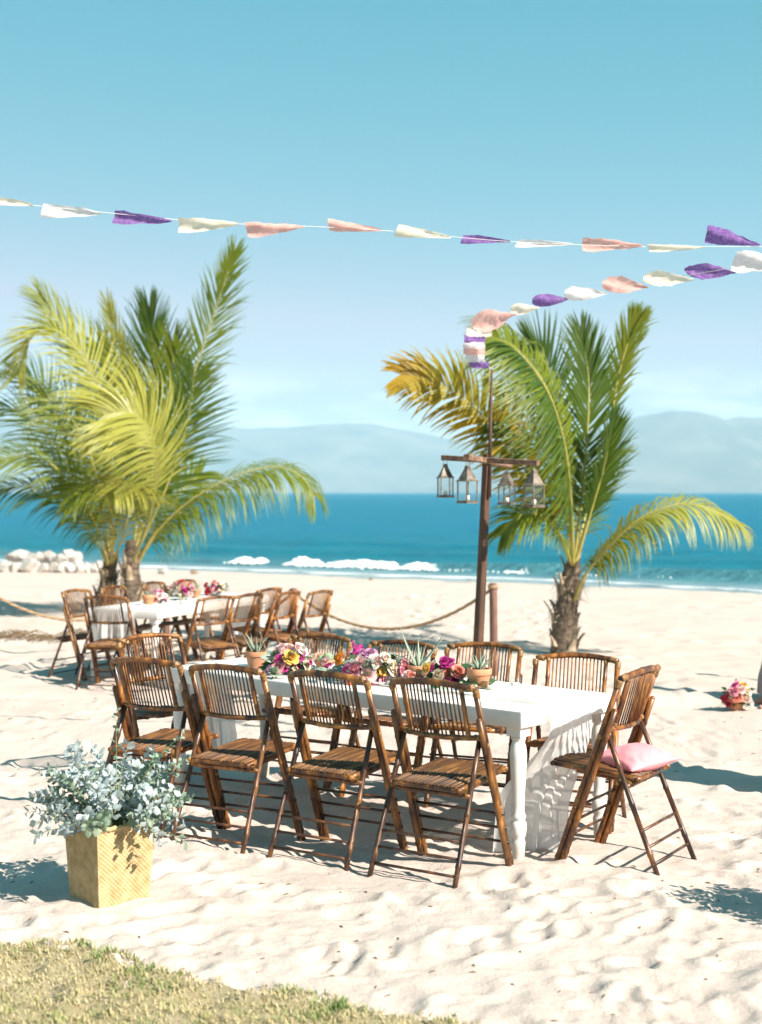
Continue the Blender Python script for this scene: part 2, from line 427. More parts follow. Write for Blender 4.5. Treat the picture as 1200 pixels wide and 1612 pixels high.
def petal_mat(name, c0, c1):
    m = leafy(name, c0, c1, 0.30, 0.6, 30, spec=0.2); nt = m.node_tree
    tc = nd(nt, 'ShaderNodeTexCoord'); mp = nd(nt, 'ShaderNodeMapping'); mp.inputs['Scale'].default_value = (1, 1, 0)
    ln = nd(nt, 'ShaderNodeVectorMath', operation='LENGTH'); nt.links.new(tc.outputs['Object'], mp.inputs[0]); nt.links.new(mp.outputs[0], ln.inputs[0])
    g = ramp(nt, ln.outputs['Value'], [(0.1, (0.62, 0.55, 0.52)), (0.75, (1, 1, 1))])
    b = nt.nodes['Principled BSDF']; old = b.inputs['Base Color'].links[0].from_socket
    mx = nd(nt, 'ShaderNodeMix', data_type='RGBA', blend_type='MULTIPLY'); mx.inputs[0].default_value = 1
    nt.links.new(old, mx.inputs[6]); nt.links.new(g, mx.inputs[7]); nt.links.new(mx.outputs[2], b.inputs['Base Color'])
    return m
PET = {'pink': ((0.72, 0.24, 0.33), (0.82, 0.42, 0.47)), 'blush': ((0.80, 0.50, 0.50), (0.86, 0.66, 0.62)), 'cream': ((0.82, 0.70, 0.50), (0.86, 0.79, 0.64)),
       'yellow': ((0.80, 0.48, 0.07), (0.86, 0.66, 0.22)), 'orange': ((0.80, 0.26, 0.03), (0.86, 0.42, 0.06)), 'magenta': ((0.48, 0.025, 0.22), (0.66, 0.09, 0.38)),
       'coral': ((0.78, 0.22, 0.16), (0.84, 0.38, 0.28)), 'red': ((0.50, 0.02, 0.04), (0.68, 0.06, 0.09)), 'white': ((0.82, 0.80, 0.76), (0.86, 0.84, 0.82)), 'lilac': ((0.55, 0.24, 0.45), (0.72, 0.42, 0.60))}
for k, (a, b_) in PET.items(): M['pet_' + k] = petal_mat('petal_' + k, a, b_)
FLAG = {'white': ((0.80, 0.77, 0.77), (0.86, 0.84, 0.84)), 'cream': ((0.80, 0.73, 0.58), (0.86, 0.82, 0.70)), 'pink': ((0.80, 0.42, 0.37), (0.86, 0.58, 0.53)), 'purple': ((0.17, 0.085, 0.33), (0.36, 0.22, 0.50))}
for k, (a, b_) in FLAG.items(): M['flag_' + k] = leafy('flag_' + k, a, b_, 0.55, 0.85, 60, spec=0.1)

# ------------------------------------------------------------------ the beach
def axis(lo, fine, step, mid, mstep, far, grow):
    a, b = fine
    xs = list(np.arange(a, b, step))
    x, s = b, step
    while x < mid[1]: xs.append(x); s = min(s * 1.06, mstep); x += s
    while x < far[1]: xs.append(x); s *= grow; x += s
    xs.append(far[1])
    x, s = a - step, step
    while x > mid[0]: xs.append(x); s = min(s * 1.06, mstep); x -= s
    while x > far[0]: xs.append(x); s *= grow; x -= s
    xs.append(far[0])
    return np.array(sorted(set(np.round(xs, 5))))
GX = axis(0, (-2.4, 2.4), 0.02, (-9, 9), 0.09, (-700, 700), 1.12)
GY = axis(0, (4.4, 9.6), 0.02, (3.4, 45), 0.10, (-500, 140), 1.12)
XX, YY = np.meshgrid(GX, GY)
Q = YY + 0.683 * XX
ZB = np.interp(Q, [-1e4, 6.5, 9, 12.6, 17, 25, 37, 45, 60, 200, 1e4], [0, 0, -.05, -.14, -.19, -.26, -.40, -.8, -1.6, -3, -6])
fade = np.interp(YY, [-20, 3, 20, 34, 40], [.4, 1, 1, .35, .1])
ZZ = ZB + fade * (0.085 * fbm(XX, YY, 0.55, 3, 1) + 0.044 * fbm(XX, YY, 2.3, 4, 2, 0.55) + 0.018 * fbm(XX, YY, 9, 3, 3))
# footprints and kicked hollows
def dent(x, y, a, L, Wd, dep):
    i0, i1 = np.searchsorted(GX, [x - 2.2 * L, x + 2.2 * L]); j0, j1 = np.searchsorted(GY, [y - 2.2 * L, y + 2.2 * L])
    if i1 <= i0 or j1 <= j0: return
    dx, dy = XX[j0:j1, i0:i1] - x, YY[j0:j1, i0:i1] - y
    u = (dx * math.cos(a) + dy * math.sin(a)) / L; v = (-dx * math.sin(a) + dy * math.cos(a)) / Wd
    r2 = u * u + v * v
    ZZ[j0:j1, i0:i1] += -dep * np.exp(-(r2 ** 2.1)) + dep * 0.55 * np.exp(-((np.sqrt(r2) - 1.55) / 0.42) ** 2) * (1 + 0.5 * u)
for k in range(2200):
    y = 3.4 + 13.5 * NR.rand() ** 1.15; x = (NR.rand() * 2 - 1) * (1.6 + 0.42 * y)
    big = NR.rand() < 0.45
    dent(x, y, NR.rand() * 6.3, (0.088 if big else 0.045) * (0.8 + 0.5 * NR.rand()), (0.052 if big else 0.034) * (0.8 + 0.5 * NR.rand()), (0.0135 if big else 0.0075) * (0.6 + 0.8 * NR.rand()))
for k in range(420):
    y = 3.6 + 9 * NR.rand(); x = (NR.rand() * 2 - 1) * (1.4 + 0.36 * y)
    dent(x, y, NR.rand() * 6.3, 0.125 * (0.8 + 0.5 * NR.rand()), 0.062 * (0.8 + 0.5 * NR.rand()), 0.016 * (0.5 + 0.8 * NR.rand()))
ZZ += np.where((YY > 3) & (YY < 15), 1, 0) * 0.006 * np.abs(fbm(XX, YY, 14, 3, 17, 0.6))
for k in range(700):
    y = 14 + 16 * NR.rand(); x = (NR.rand() * 2 - 1) * (1.6 + 0.45 * y)
    dent(x, y, NR.rand() * 6.3, 0.17, 0.11, 0.022 * (0.5 + NR.rand()))
# low windrow of sand raised to hide the seated guest's shadow on the right
for bx0, by0 in ((-1.175, 6.33), (2.10, 5.98)):   # sand banked against the baskets
    ZZ += 0.022 * np.exp(-(((XX - bx0) ** 2 + (YY - by0) ** 2) / 0.21 ** 2) ** 2) * (1 + fbm(XX, YY, 6, 2, 5))
ZZ += 0.07 * np.exp(-((YY - 13.75 - 0.05 * np.sin(XX * 5)) / 0.22) ** 2) * np.clip((XX - 0.9) / 0.9, 0, 1) * np.exp(-np.clip(XX - 3.6, 0, 9) ** 2)
nx, ny = len(GX), len(GY)
idx = np.arange(nx * ny).reshape(ny, nx)
F = np.stack([idx[:-1, :-1], idx[:-1, 1:], idx[1:, 1:], idx[1:, :-1]], -1).reshape(-1, 4)
sand = npmesh('sand', np.stack([XX, YY, ZZ], -1).reshape(-1, 3), F, M['sand'])
tag(sand, kind='structure', label='pale beach sand full of footprints')
def gz(x, y):
    i = int(np.clip(np.searchsorted(GX, x) - 1, 0, nx - 2)); j = int(np.clip(np.searchsorted(GY, y) - 1, 0, ny - 2))
    u = (x - GX[i]) / (GX[i + 1] - GX[i]); v = (y - GY[j]) / (GY[j + 1] - GY[j])
    return float((ZZ[j, i] * (1 - u) + ZZ[j, i + 1] * u) * (1 - v) + (ZZ[j + 1, i] * (1 - u) + ZZ[j + 1, i + 1] * u) * v)

# lawn corner: thatch sheet plus blades
def lawn_edge(x): return 4.93 - 0.545 * x + 0.10 * mnoise.noise(Vector((x * 2.3, 0, 5))) + 0.05 * mnoise.noise(Vector((x * 9, 3, 1)))
m, nt, b = new_mat('lawn_thatch'); M['thatch'] = m
n = noise_tex(nt, 5, 5, 0.6); n2 = noise_tex(nt, 120, 4, 0.7)
c = ramp(nt, n, [(0.3, (0.52, 0.43, 0.27)), (0.58, (0.47, 0.39, 0.21)), (0.8, (0.28, 0.30, 0.11))])
g = ramp(nt, n2, [(0.3, (0.55, 0.55, 0.55)), (0.7, (1.2, 1.2, 1.2))])
mx = nd(nt, 'ShaderNodeMix', data_type='RGBA', blend_type='MULTIPLY'); mx.inputs[0].default_value = 1
nt.links.new(c, mx.inputs[6]); nt.links.new(g, mx.inputs[7]); nt.links.new(mx.outputs[2], b.inputs['Base Color'])
b.inputs['Roughness'].default_value = 1; bump(nt, b, n2, 0.8, 0.02)
lx = np.arange(-4.2, 2.6, 0.04); LV, LF = [], []
for x in lx:
    e = lawn_edge(x) + 0.02
    for j in range(30):
        y = e - 0.02 - (j / 29) ** 1.3 * 2.6
        LV.append((x, y, gz(x, y) + (0.020 if j > 0 else -0.01)))
for i in range(len(lx) - 1):
    for j in range(29):
        a = i * 30 + j; LF.append((a, a + 1, a + 31, a + 30))
tag(npmesh('lawn', LV, LF, M['thatch']), kind='structure', label='dry lawn corner at the edge of the sand')
m, nt, b = new_mat('grass_blade'); M['grass'] = m
att = nd(nt, 'ShaderNodeAttribute', attribute_name='tone')
c = ramp(nt, att.outputs['Fac'], [(0.0, (0.60, 0.50, 0.32)), (0.5, (0.50, 0.42, 0.22)), (0.75, (0.24, 0.31, 0.09)), (1.0, (0.12, 0.22, 0.05))])
nt.links.new(c, b.inputs['Base Color']); b.inputs['Roughness'].default_value = 0.7
t = nd(nt, 'ShaderNodeBsdfTranslucent'); nt.links.new(c, t.inputs[0])
mxs = nd(nt, 'ShaderNodeMixShader'); mxs.inputs[0].default_value = 0.3
nt.links.new(b.outputs[0], mxs.inputs[1]); nt.links.new(t.outputs[0], mxs.inputs[2]); nt.links.new(mxs.outputs[0], nt.nodes['Material Output'].inputs[0])
GV, GF, GT = [], [], []
for k in range(52000):
    x = -3.2 + 4.6 * rng.random(); y = lawn_edge(x) + 0.07 - (rng.random() ** 1.25) * 1.75
    over = y - lawn_edge(x)
    pt = mnoise.noise(Vector((x * 3.1, y * 3.1, 2.2))) + 0.5 * mnoise.noise(Vector((x * 11, y * 11, 8)))
    if over > -0.12 and rng.random() < 0.45 + 2.5 * over - 0.8 * pt: continue
    tone = min(1, max(0, 0.30 + 0.62 * pt + rng.gauss(0, 0.2)))
    h = (0.009 + 0.017 * rng.random()) * (0.6 + 0.9 * tone); a = rng.random() * 6.283; le = h * (0.25 + 1.1 * rng.random())
    wx, wy = -math.sin(a) * 0.0028, math.cos(a) * 0.0028
    z = gz(x, y) + (0.018 if over < -0.03 else 0.002)
    dx, dy = math.cos(a) * le, math.sin(a) * le
    b0 = len(GV)
    GV += [(x - wx, y - wy, z), (x + wx, y + wy, z), (x + dx * .4 + wx * .8, y + dy * .4 + wy * .8, z + h * .62), (x + dx * .4 - wx * .8, y + dy * .4 - wy * .8, z + h * .62), (x + dx, y + dy, z + h)]
    GF += [(b0, b0 + 1, b0 + 2), (b0, b0 + 2, b0 + 3), (b0 + 3, b0 + 2, b0 + 4)]
    GT += [tone] * 5
go = npmesh('grass', GV, GF, M['grass'], smooth=False)
ga = go.data.attributes.new('tone', 'FLOAT', 'POINT'); ga.data.foreach_set('value', GT)
tag(go, 'short dry and green grass blades on the lawn corner', 'grass', kind='stuff')

# ------------------------------------------------------------------ the sea
TS, NS, P0 = Vector((0.826, -0.564)), Vector((0.564, 0.826)), Vector((0, 36.9))
def grow_axis(lo, hi, step, far, g):
    xs = list(np.arange(lo, hi, step)); x, s = hi, step
    while x < far: xs.append(x); s *= g; x += s
    xs.append(far); return xs
ea = np.array(grow_axis(-4, 22, 0.14, 11000, 1.07))
pa = grow_axis(0, 26, 0.22, 11000, 1.08); aa = np.array(sorted([-p for p in pa[1:]] + pa))
A_, E_ = np.meshgrid(aa, ea)
e0 = 4.2 + 0.9 * fbm(A_, A_ * 0, 0.12, 3, 9)
env = np.clip(0.75 + 1.2 * fbm(A_, A_ * 0 + 3, 0.22, 2, 12), 0.3, 1.3)
dE = E_ - e0
SZ = -0.40 + env * 0.27 * np.where(dE < 0, np.exp(-(dE / 0.34) ** 2), np.exp(-(dE / 1.1) ** 2))
for off, amp, wd in ((11.5, 0.13, 1.3), (19, 0.12, 1.6)):
    dd = E_ - off - 1.5 * fbm(A_, A_ * 0, 0.07, 2, int(off)); SZ += amp * np.exp(-(dd / wd) ** 2)
SZ += np.interp(E_, [0, 2, 40, 300, 900], [0.015, .06, .10, .10, 0]) * (fbm(A_, E_, 0.7, 3, 21) + 0.8 * fbm(A_ * .5, E_, 0.25, 2, 22))
SX = P0.x + A_ * TS.x + E_ * NS.x; SY = P0.y + A_ * TS.y + E_ * NS.y
n_a, n_e = len(aa), len(ea); idx = np.arange(n_a * n_e).reshape(n_e, n_a)
F = np.stack([idx[:-1, :-1], idx[:-1, 1:], idx[1:, 1:], idx[1:, :-1]], -1).reshape(-1, 4)
tag(npmesh('sea', np.stack([SX, SY, SZ], -1).reshape(-1, 3), F, M['sea']), kind='structure', label='teal sea with a small breaking wave')
ICO = None
import bmesh
def ico(sub=1):
    bm = bmesh.new(); bmesh.ops.create_icosphere(bm, subdivisions=sub, radius=1.0)
    v = [p.co.copy() for p in bm.verts]; f = [tuple(q.index for q in p.verts) for p in bm.faces]; bm.free()
    return v, f
IV1, IF1 = ico(1); IV2, IF2 = ico(2); IV3, IF3 = ico(3)
def a_of(px, e):
    k = (px - 600) / FPX
    return (k * (36.9 + .826 * e) - .564 * e) / (.826 + .564 * k)
fm = MB()
def e0_at(a): return float(np.interp(a, aa, e0[0]))
for p0, p1, dens, hgt in ((376, 424, 1.0, .85), (468, 512, 1.2, 1.0), (524, 640, 1.0, .9), (636, 700, 1.0, .75), (806, 846, .9, .6), (700, 800, .25, .4), (866, 960, .22, .4), (1010, 1090, .15, .35), (-420, -200, .8, .8), (1400, 1700, .8, .8)):
    a0, a1 = a_of(p0, 4.2), a_of(p1, 4.2)
    nb = int(abs(a1 - a0) * 330 * dens)
    for k in range(nb):
        t = rng.random(); a = a0 + (a1 - a0) * t; env_ = math.sin(math.pi * min(1, max(0, t))) ** 0.35
        env_ *= 0.72 + 0.5 * mnoise.noise(Vector((a * 2.2, 1, 4)))
        h = rng.random() ** 0.8
        e = e0_at(a) - 0.34 + 0.30 * h + rng.gauss(0, 0.08) - (0.35 * rng.random() if h < .25 else 0)
        z = -0.38 + hgt * env_ * 0.25 * h
        r = 0.018 + 0.034 * rng.random() * hgt
        q = P0 + TS * a + NS * e
        fm.add([Vector((q.x, q.y, z)) + Vector((v.x * r * 1.5, v.y * r, v.z * r * .85)) for v in IV1], IF1)
tag(fm.build('wave_foam', M['foam']), 'white foam on the breaking crest near the shore', 'foam', kind='stuff')
fl = MB()   # thin lace of foam where the swash runs out
def lace(e_base, th, seed, z):
    prev = None; vs, fs = [], []
    for k in range(420):
        a = -42 + 84 * k / 419
        e = e_base + 1.1 * mnoise.noise(Vector((a * 0.13, seed, 0))) + 0.25 * mnoise.noise(Vector((a * 0.9, seed, 3)))
        w = th * max(0.0, 0.55 + 1.0 * mnoise.noise(Vector((a * 0.6, seed, 9))))
        q, q2 = P0 + TS * a + NS * e, P0 + TS * a + NS * (e + w + 0.01)
        vs += [(q.x, q.y, z), (q2.x, q2.y, z + 0.004), (q.x, q.y, z - .05), (q2.x, q2.y, z - .05)]
    for k in range(419):
        b0 = 4 * k; fs += [(b0, b0 + 4, b0 + 5, b0 + 1), (b0 + 2, b0 + 6, b0 + 4, b0), (b0 + 1, b0 + 5, b0 + 7, b0 + 3)]
    fl.add(vs, fs)
lace(1.0, 0.045, 1, -0.374)
tag(fl.build('swash_foam', M['foam']), 'thin lines of foam in the shallows', 'foam', kind='stuff')

# ------------------------------------------------------------------ mountains across the bay
def range_mesh(name, crest, dist, depth, seed, label):
    px = np.array([c[0] for c in crest]); py = np.array([c[1] for c in crest])
    xs = np.linspace(px[0], px[-1], 240); ts = np.linspace(0, 1, 26)
    H = (775 - np.interp(xs, px, py)) / FPX * dist
    H = H * (1 + 0.05 * fbm(xs, xs * 0, 0.03, 4, seed))
    V = []
    for t in ts:
        for x, h in zip(xs, H):
            y = dist - depth * (1 - t / 0.6) if t < 0.6 else dist + depth * (t - 0.6)
            prof = math.sin(min(1, t / 0.6) * math.pi / 2) ** 1.15 if t < 0.6 else math.cos((t - 0.6) / 0.4 * math.pi / 2)
            V.append(((x - 600) / FPX * dist * (1), y, h * prof))
    V = np.array(V).reshape(len(ts), len(xs), 3)
    prof = np.clip(V[..., 2] / (H[None, :] + 1e-6), 0, 1)
    V[..., 2] += 0.6 * H.mean() * fbm(V[..., 0], V[..., 1], 3.0 / dist * 2, 4, seed + 3) * prof * (1 - prof) * 3
    V[..., 2] -= 2.0
    n_x = len(xs); idx = np.arange(len(ts) * n_x).reshape(len(ts), n_x)
    F = np.stack([idx[:-1, :-1], idx[:-1, 1:], idx[1:, 1:], idx[1:, :-1]], -1).reshape(-1, 4)
    tag(npmesh(name, V.reshape(-1, 3), F, M['mountain']), kind='structure', label=label)
range_mesh('mountain_range', [(-1500, 720), (-1100, 690), (-700, 650), (-400, 668), (-150, 655), (0, 660), (140, 650), (250, 668), (300, 673), (345, 671), (400, 675), (440, 673), (490, 668), (545, 664), (590, 668), (640, 676), (700, 690), (760, 700), (830, 705), (900, 715), (1000, 735)], 9500, 1800, 41, 'hazy long mountain ridge far across the bay')
range_mesh('mountain_peak', [(640, 774), (720, 755), (800, 722), (860, 695), (920, 676), (960, 665), (1000, 655), (1050, 645), (1085, 648), (1110, 652), (1135, 660), (1160, 655), (1200, 657), (1290, 640), (1400, 655), (1600, 640), (1900, 668), (2400, 690), (2900, 735)], 7600, 1500, 47, 'hazy rounded mountain on the right beyond the bay')

# air
hz = MB(); hz.box((0, 5500, 330 - 1.5 - 3.5), (10500, 6600, 332))
hm = bpy.data.materials.new('haze_air'); hm.use_nodes = True; hm.node_tree.nodes.clear()
ho = hm.node_tree.nodes.new('ShaderNodeOutputMaterial'); hv = hm.node_tree.nodes.new('ShaderNodeVolumePrincipled')
hv.inputs['Color'].default_value = (0.64, 0.87, 1.0, 1); hv.inputs['Density'].default_value = 1.25e-4; hv.inputs['Anisotropy'].default_value = 0.0
hm.node_tree.links.new(hv.outputs[0], ho.inputs['Volume'])
tag(hz.build('haze', hm, smooth=False), 'sea haze filling the air over the bay', 'haze', kind='stuff')

# ------------------------------------------------------------------ rocks at the water's edge
def make_rock(name, loc, s, seed, mat, label, group=None):
    r = random.Random(seed); mb = MB(); vs = []
    o = Vector((r.random() * 50, r.random() * 50, r.random() * 50))
    planes = [Vector((r.gauss(0, 1), r.gauss(0, 1), r.gauss(0, 1))).normalized() for _ in range(13)]
    for v in IV3:
        p = v * (1 + 0.28 * mnoise.noise(v * 1.3 + o))
        for n in planes:
            d = p.dot(n) - 0.66
            if d > 0: p = p - n * d * 0.97
        p = p * (1 + 0.05 * mnoise.noise(v * 5 + o))
        vs.append(Vector((p.x * s[0], p.y * s[1], p.z * s[2])))
    mb.add(vs, IF3)
    ob = autosmooth(mb.build(name, mat), 22)
    ob.location = loc; ob.rotation_euler = (0, 0, r.random() * 6)
    return tag(ob, label, 'rock', group)
ROCKS = [(8, 893, 20, 14), (30, 876, 20, 13), (47, 879, 15, 10), (22, 891, 19, 12), (45, 893, 22, 15), (62, 876, 13, 10), (55, 890, 15, 12), (70, 893, 16, 12), (78, 877, 15, 12), (84, 891, 14, 12), (98, 893, 18, 13), (96, 882, 16, 13), (108, 873, 17, 11), (121, 878, 15, 12), (112, 893, 16, 12), (126, 892, 17, 13), (137, 890, 14, 12), (148, 893, 14, 11), (158, 886, 15, 12), (172, 892, 15, 11), (184, 889, 11, 9), (-14, 890, 18, 14), (-30, 893, 20, 15)]
ordw = ['', 'second ', 'third ', 'fourth ', 'fifth ', 'sixth ', 'seventh ', 'eighth ', 'ninth ', 'tenth ', 'eleventh ', 'twelfth ', 'thirteenth ', 'fourteenth ', 'fifteenth ', 'sixteenth ', 'seventeenth ', 'eighteenth ', 'nineteenth ', 'twentieth ', 'twenty-first ', 'twenty-second ', 'twenty-third ']
by_x = sorted(range(len(ROCKS)), key=lambda i: ROCKS[i][0])
for i, (px, py, w, h) in enumerate(ROCKS):
    d = 38.8 if py > 888 else 39.6 if py > 880 else 40.3
    k = d / FPX; p = at(px, py, d); g0 = gz(p.x, p.y)
    top_row = py < 884
    rank = by_x.index(i)
    sz = (w * k, w * k * 0.9, h * k * 1.05)
    make_rock('rock', (p.x, p.y, max(p.z - 0.10 * (not top_row), g0 + sz[2] * 0.45)), sz, 100 + i, M['rock'],
              f"pale boulder, {ordw[rank]}from the left in the {'upper tier' if top_row else 'lower tier'} of the shore pile" if rank else 'pale boulder farthest left in the shore pile', 'boulders piled at the shore')
for (px, py, w, h, mt, lb) in ((258, 889, 13, 7, 'rock', 'low white rock alone in the swash beside the palm trunks'), (306, 896, 8, 5, 'rock_dark', 'small brown rock in the swash between palm and foam'), (584, 909, 5, 3, 'rock_dark', 'tiny brown stone at the waterline below the widest foam'), (740, 918, 5, 3, 'rock_dark', 'tiny brown stone at the waterline beside the lantern post')):
    d = 38.5 if px < 400 else 36; k = d / FPX; p = at(px, py, d)
    make_rock('rock', (p.x, p.y, max(-0.42, gz(p.x, p.y)) + h * k * 0.5), (w * k, w * k * .8, h * k), px, M[mt], lb)
# line of dry seaweed left by the tide
sw = MB()
M['weed'] = simple('dry_seaweed', (0.10, 0.065, 0.035), (0.26, 0.18, 0.10), scale=12, rough=0.9)
for k in range(230):
    t = rng.random(); px = -60 + 215 * t
    d = 19.6 + 0.9 * mnoise.noise(Vector((t * 4, 1, 1))) + rng.gauss(0, 0.32)
    x = (px - 600) / FPX * d; z = gz(x, d)
    a = rng.gauss(0.1, 0.7); L = 0.05 + 0.14 * rng.random()
    sw.tube([(x - L * math.cos(a), d - L * math.sin(a), z + .005), (x, d + rng.gauss(0, .02), z + .02 + .05 * rng.random()), (x + L * math.cos(a), d + L * math.sin(a), z + .008)], [0.003, 0.007, 0.002], 4)
tag(sw.build('seaweed', M['weed']), 'strand line of dry brown seaweed on the sand behind the far chairs', 'seaweed', kind='stuff')
# bits of twig and shell trodden into the near sand
tw = MB()
for k in range(320):
    y = 4.8 + 9 * rng.random() ** 1.4; x = (rng.random() * 2 - 1) * (0.4 + 0.3 * y); z = gz(x, y); a = rng.random() * 6.3; L = 0.006 + 0.014 * rng.random()
    tw.tube([(x - L * math.cos(a), y - L * math.sin(a), z + .002), (x + .003, y, z + .005), (x + L * math.cos(a), y + L * math.sin(a), z + .002)], [0.0012, 0.003, 0.001], 4)
tag(tw.build('beach_litter', M['weed']), 'scattered bits of twig and shell on the near sand', 'twigs', kind='stuff')

# ------------------------------------------------------------------ bamboo folding chair
def arc_pts(x0, x1, y, z, bow_y, bow_z, n=9):
    out = []
    for k in range(n):
        t = k / (n - 1); s = 1 - (2 * t - 1) ** 2
        out.append(Vector((x0 + (x1 - x0) * t, y - bow_y * s, z + bow_z * s)))
    return out
def prof_y(z): return 0.25 - 0.32 * z / 0.89           # the long pole's lean
def ring(mb, p, axis_, r, w):
    T = Vector(axis_).normalized(); p = Vector(p)
    mb.tube([p - T * w, p - T * w * .8, p - T * w * .25, p + T * w * .25, p + T * w * .8, p + T * w], [r * 0.9, r, r * 1.05, r * 1.0, r * 1.05, r * 0.9], 9)
POLE = Vector((0, -0.32, 0.89)).normalized(); PERP = Vector((0, -POLE.z, POLE.y))
def make_chair():
    root = empty('folding_chair')
    # long poles: front foot to the top corner of the back, doubled by a shorter pole
    for s in (-1, 1):
        mb = MB()
        xf, xt = 0.238 * s, 0.222 * s
        def P(z, o=0.0): return Vector((xf + (xt - xf) * z / 0.89, prof_y(z), z)) + PERP * o
        mb.bamboo([P(-0.03), P(0.62), P(0.85)], 0.0148, 0.17)
        q = P(-0.03, 0.027), P(0.73, 0.027)
        L = (q[1] - q[0]).length
        mb.bamboo([q[0] + Vector((0.006 * s, 0, 0)), q[1] + Vector((0.006 * s, 0, 0))], 0.0145, 0.19, off=0.11)
        tip = q[1] + Vector((0.006 * s, 0, 0))
        mb.tube([tip - POLE * .004, tip + POLE * .006, tip + POLE * .011], [0.0138, 0.011, 0.004], 8)
        mb.mi = 1
        for z in (0.60, 0.30): ring(mb, P(z), POLE, 0.0158, 0.010)
        mb.build('front_leg', [M['bamboo'], M['binding']], root)
    # rear legs with a pivot on the long poles
    for s in (-1, 1):
        mb = MB()
        a, b_ = Vector((0.203 * s, prof_y(0.62) - 0.012, 0.625)), Vector((0.226 * s, -0.25, -0.03))
        mb.bamboo([a, a.lerp(b_, .5) + Vector((0, 0.003, 0)), b_], 0.0125, 0.21, off=0.16)
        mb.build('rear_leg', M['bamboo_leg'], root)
    def rear(z, s): t = (0.625 - z) / 0.655; return Vector((0.203 * s + 0.023 * s * t, (prof_y(0.62) - 0.012) * (1 - t) - 0.25 * t, z))
    for z in (0.055, 0.125, 0.195):
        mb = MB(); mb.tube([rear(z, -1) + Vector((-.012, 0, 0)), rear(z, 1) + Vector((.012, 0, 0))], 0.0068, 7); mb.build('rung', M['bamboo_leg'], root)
    for z in (0.13, 0.20, 0.27):
        mb = MB(); y = prof_y(z) - 0.004
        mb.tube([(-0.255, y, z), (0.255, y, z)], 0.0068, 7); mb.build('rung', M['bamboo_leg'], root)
    # seat: frame with front-to-back slats
    Z = lambda y: 0.425 + 0.035 * (y + 0.13) / 0.42
    mb = MB()
    for s in (-1, 1):
        mb.bamboo([(0.182 * s, -0.14, Z(-.14) - .010), (0.182 * s, 0.29, Z(.29) - .010)], 0.0125, 0.2)
        mb.bamboo([(0.178 * s, -0.12, Z(-.12) - .027), (0.178 * s, 0.17, Z(.17) - .026)], 0.009, 0.2)
    mb.bamboo([(-0.195, 0.285, Z(.285) - .010), (0.195, 0.285, Z(.285) - .010)], 0.0125, 0.14)
    mb.bamboo([(-0.195, -0.125, Z(-.125) - .012), (0.195, -0.125, Z(-.125) - .012)], 0.0125, 0.14)
    mb.bamboo([(-0.215, -0.085, Z(-.085) - .045), (0.215, -0.085, Z(-.085) - .045)], 0.0125, 0.14)
    mb.tube([(-0.18, 0.08, Z(.08) - .026), (0.18, 0.08, Z(.08) - .026)], 0.009, 7)
    seat = mb.build('seat', M['bamboo'], root)
    sl = MB(); sl.tube([(0, -0.135, Z(-.135) + .001), (0, 0.08, Z(.08) + .002), (0, 0.292, Z(.292) + .002)], 0.0066, 6)
    first = None
    for k in range(19):
        x = -0.162 + 0.324 * k / 18
        if first is None: first = sl.build('slat', M['seat_slat'], seat); o = first
        else: o = link('slat', first.data, seat)
        o.location = (x, 0, 0.0015 * math.sin(k * 2.3))
    # back: bowed rails, uprights and thin slats
    mb = MB()
    bw = 0.032
    top = arc_pts(-0.226, 0.226, prof_y(0.865), 0.862, bw, 0.022)
    bot = arc_pts(-0.215, 0.215, prof_y(0.625) - 0.004, 0.632, bw + 0.012, -0.006)
    mb.bamboo(top, 0.0150, 0.13, n=9, off=0.05)
    mb.bamboo(bot, 0.0126, 0.13, n=8, off=0.05)
    def on(ptsx, x):
        for a, c in zip(ptsx, ptsx[1:]):
            if a.x <= x <= c.x: return a.lerp(c, (x - a.x) / (c.x - a.x))
        return ptsx[-1]
    for s in (-1, 1):
        mb.bamboo([on(bot, .155 * s), on(top, .158 * s)], 0.0112, 0.09, off=0.06)
    mb.mi = 1
    for s in (-1, 1):
        ring(mb, on(top, .200 * s), top[1] - top[0], 0.0161, 0.022)
        ring(mb, on(bot, .195 * s), bot[1] - bot[0], 0.0137, 0.022)
        c0 = top[0] if s < 0 else top[-1]
        ring(mb, c0 - POLE * 0.022, POLE, 0.0161, 0.018)
        u0, u1 = on(bot, .155 * s), on(top, .158 * s)
        ring(mb, u0.lerp(u1, .93), u1 - u0, 0.0122, 0.010); ring(mb, u0.lerp(u1, .07), u1 - u0, 0.0122, 0.010)
    back = mb.build('backrest', [M['bamboo'], M['binding']], root)
    for k in range(14):
        x = -0.132 + 0.264 * k / 13
        sb = MB(); a, c = on(bot, x), on(top, x)
        sb.tube([a, a.lerp(c, .5) + Vector((0, -.002, 0)), c], 0.0040, 6)
        sb.build('slat', M['slat'], back)
    for s in (-1, 1):
        br = MB(); br.box((0.199 * s, -0.075, 0.405), (0.0018, 0.028, 0.011), Matrix.Rotation(0.5, 3, 'X'))
        br.build('bracket', M['brass'], root, smooth=False)
    return root

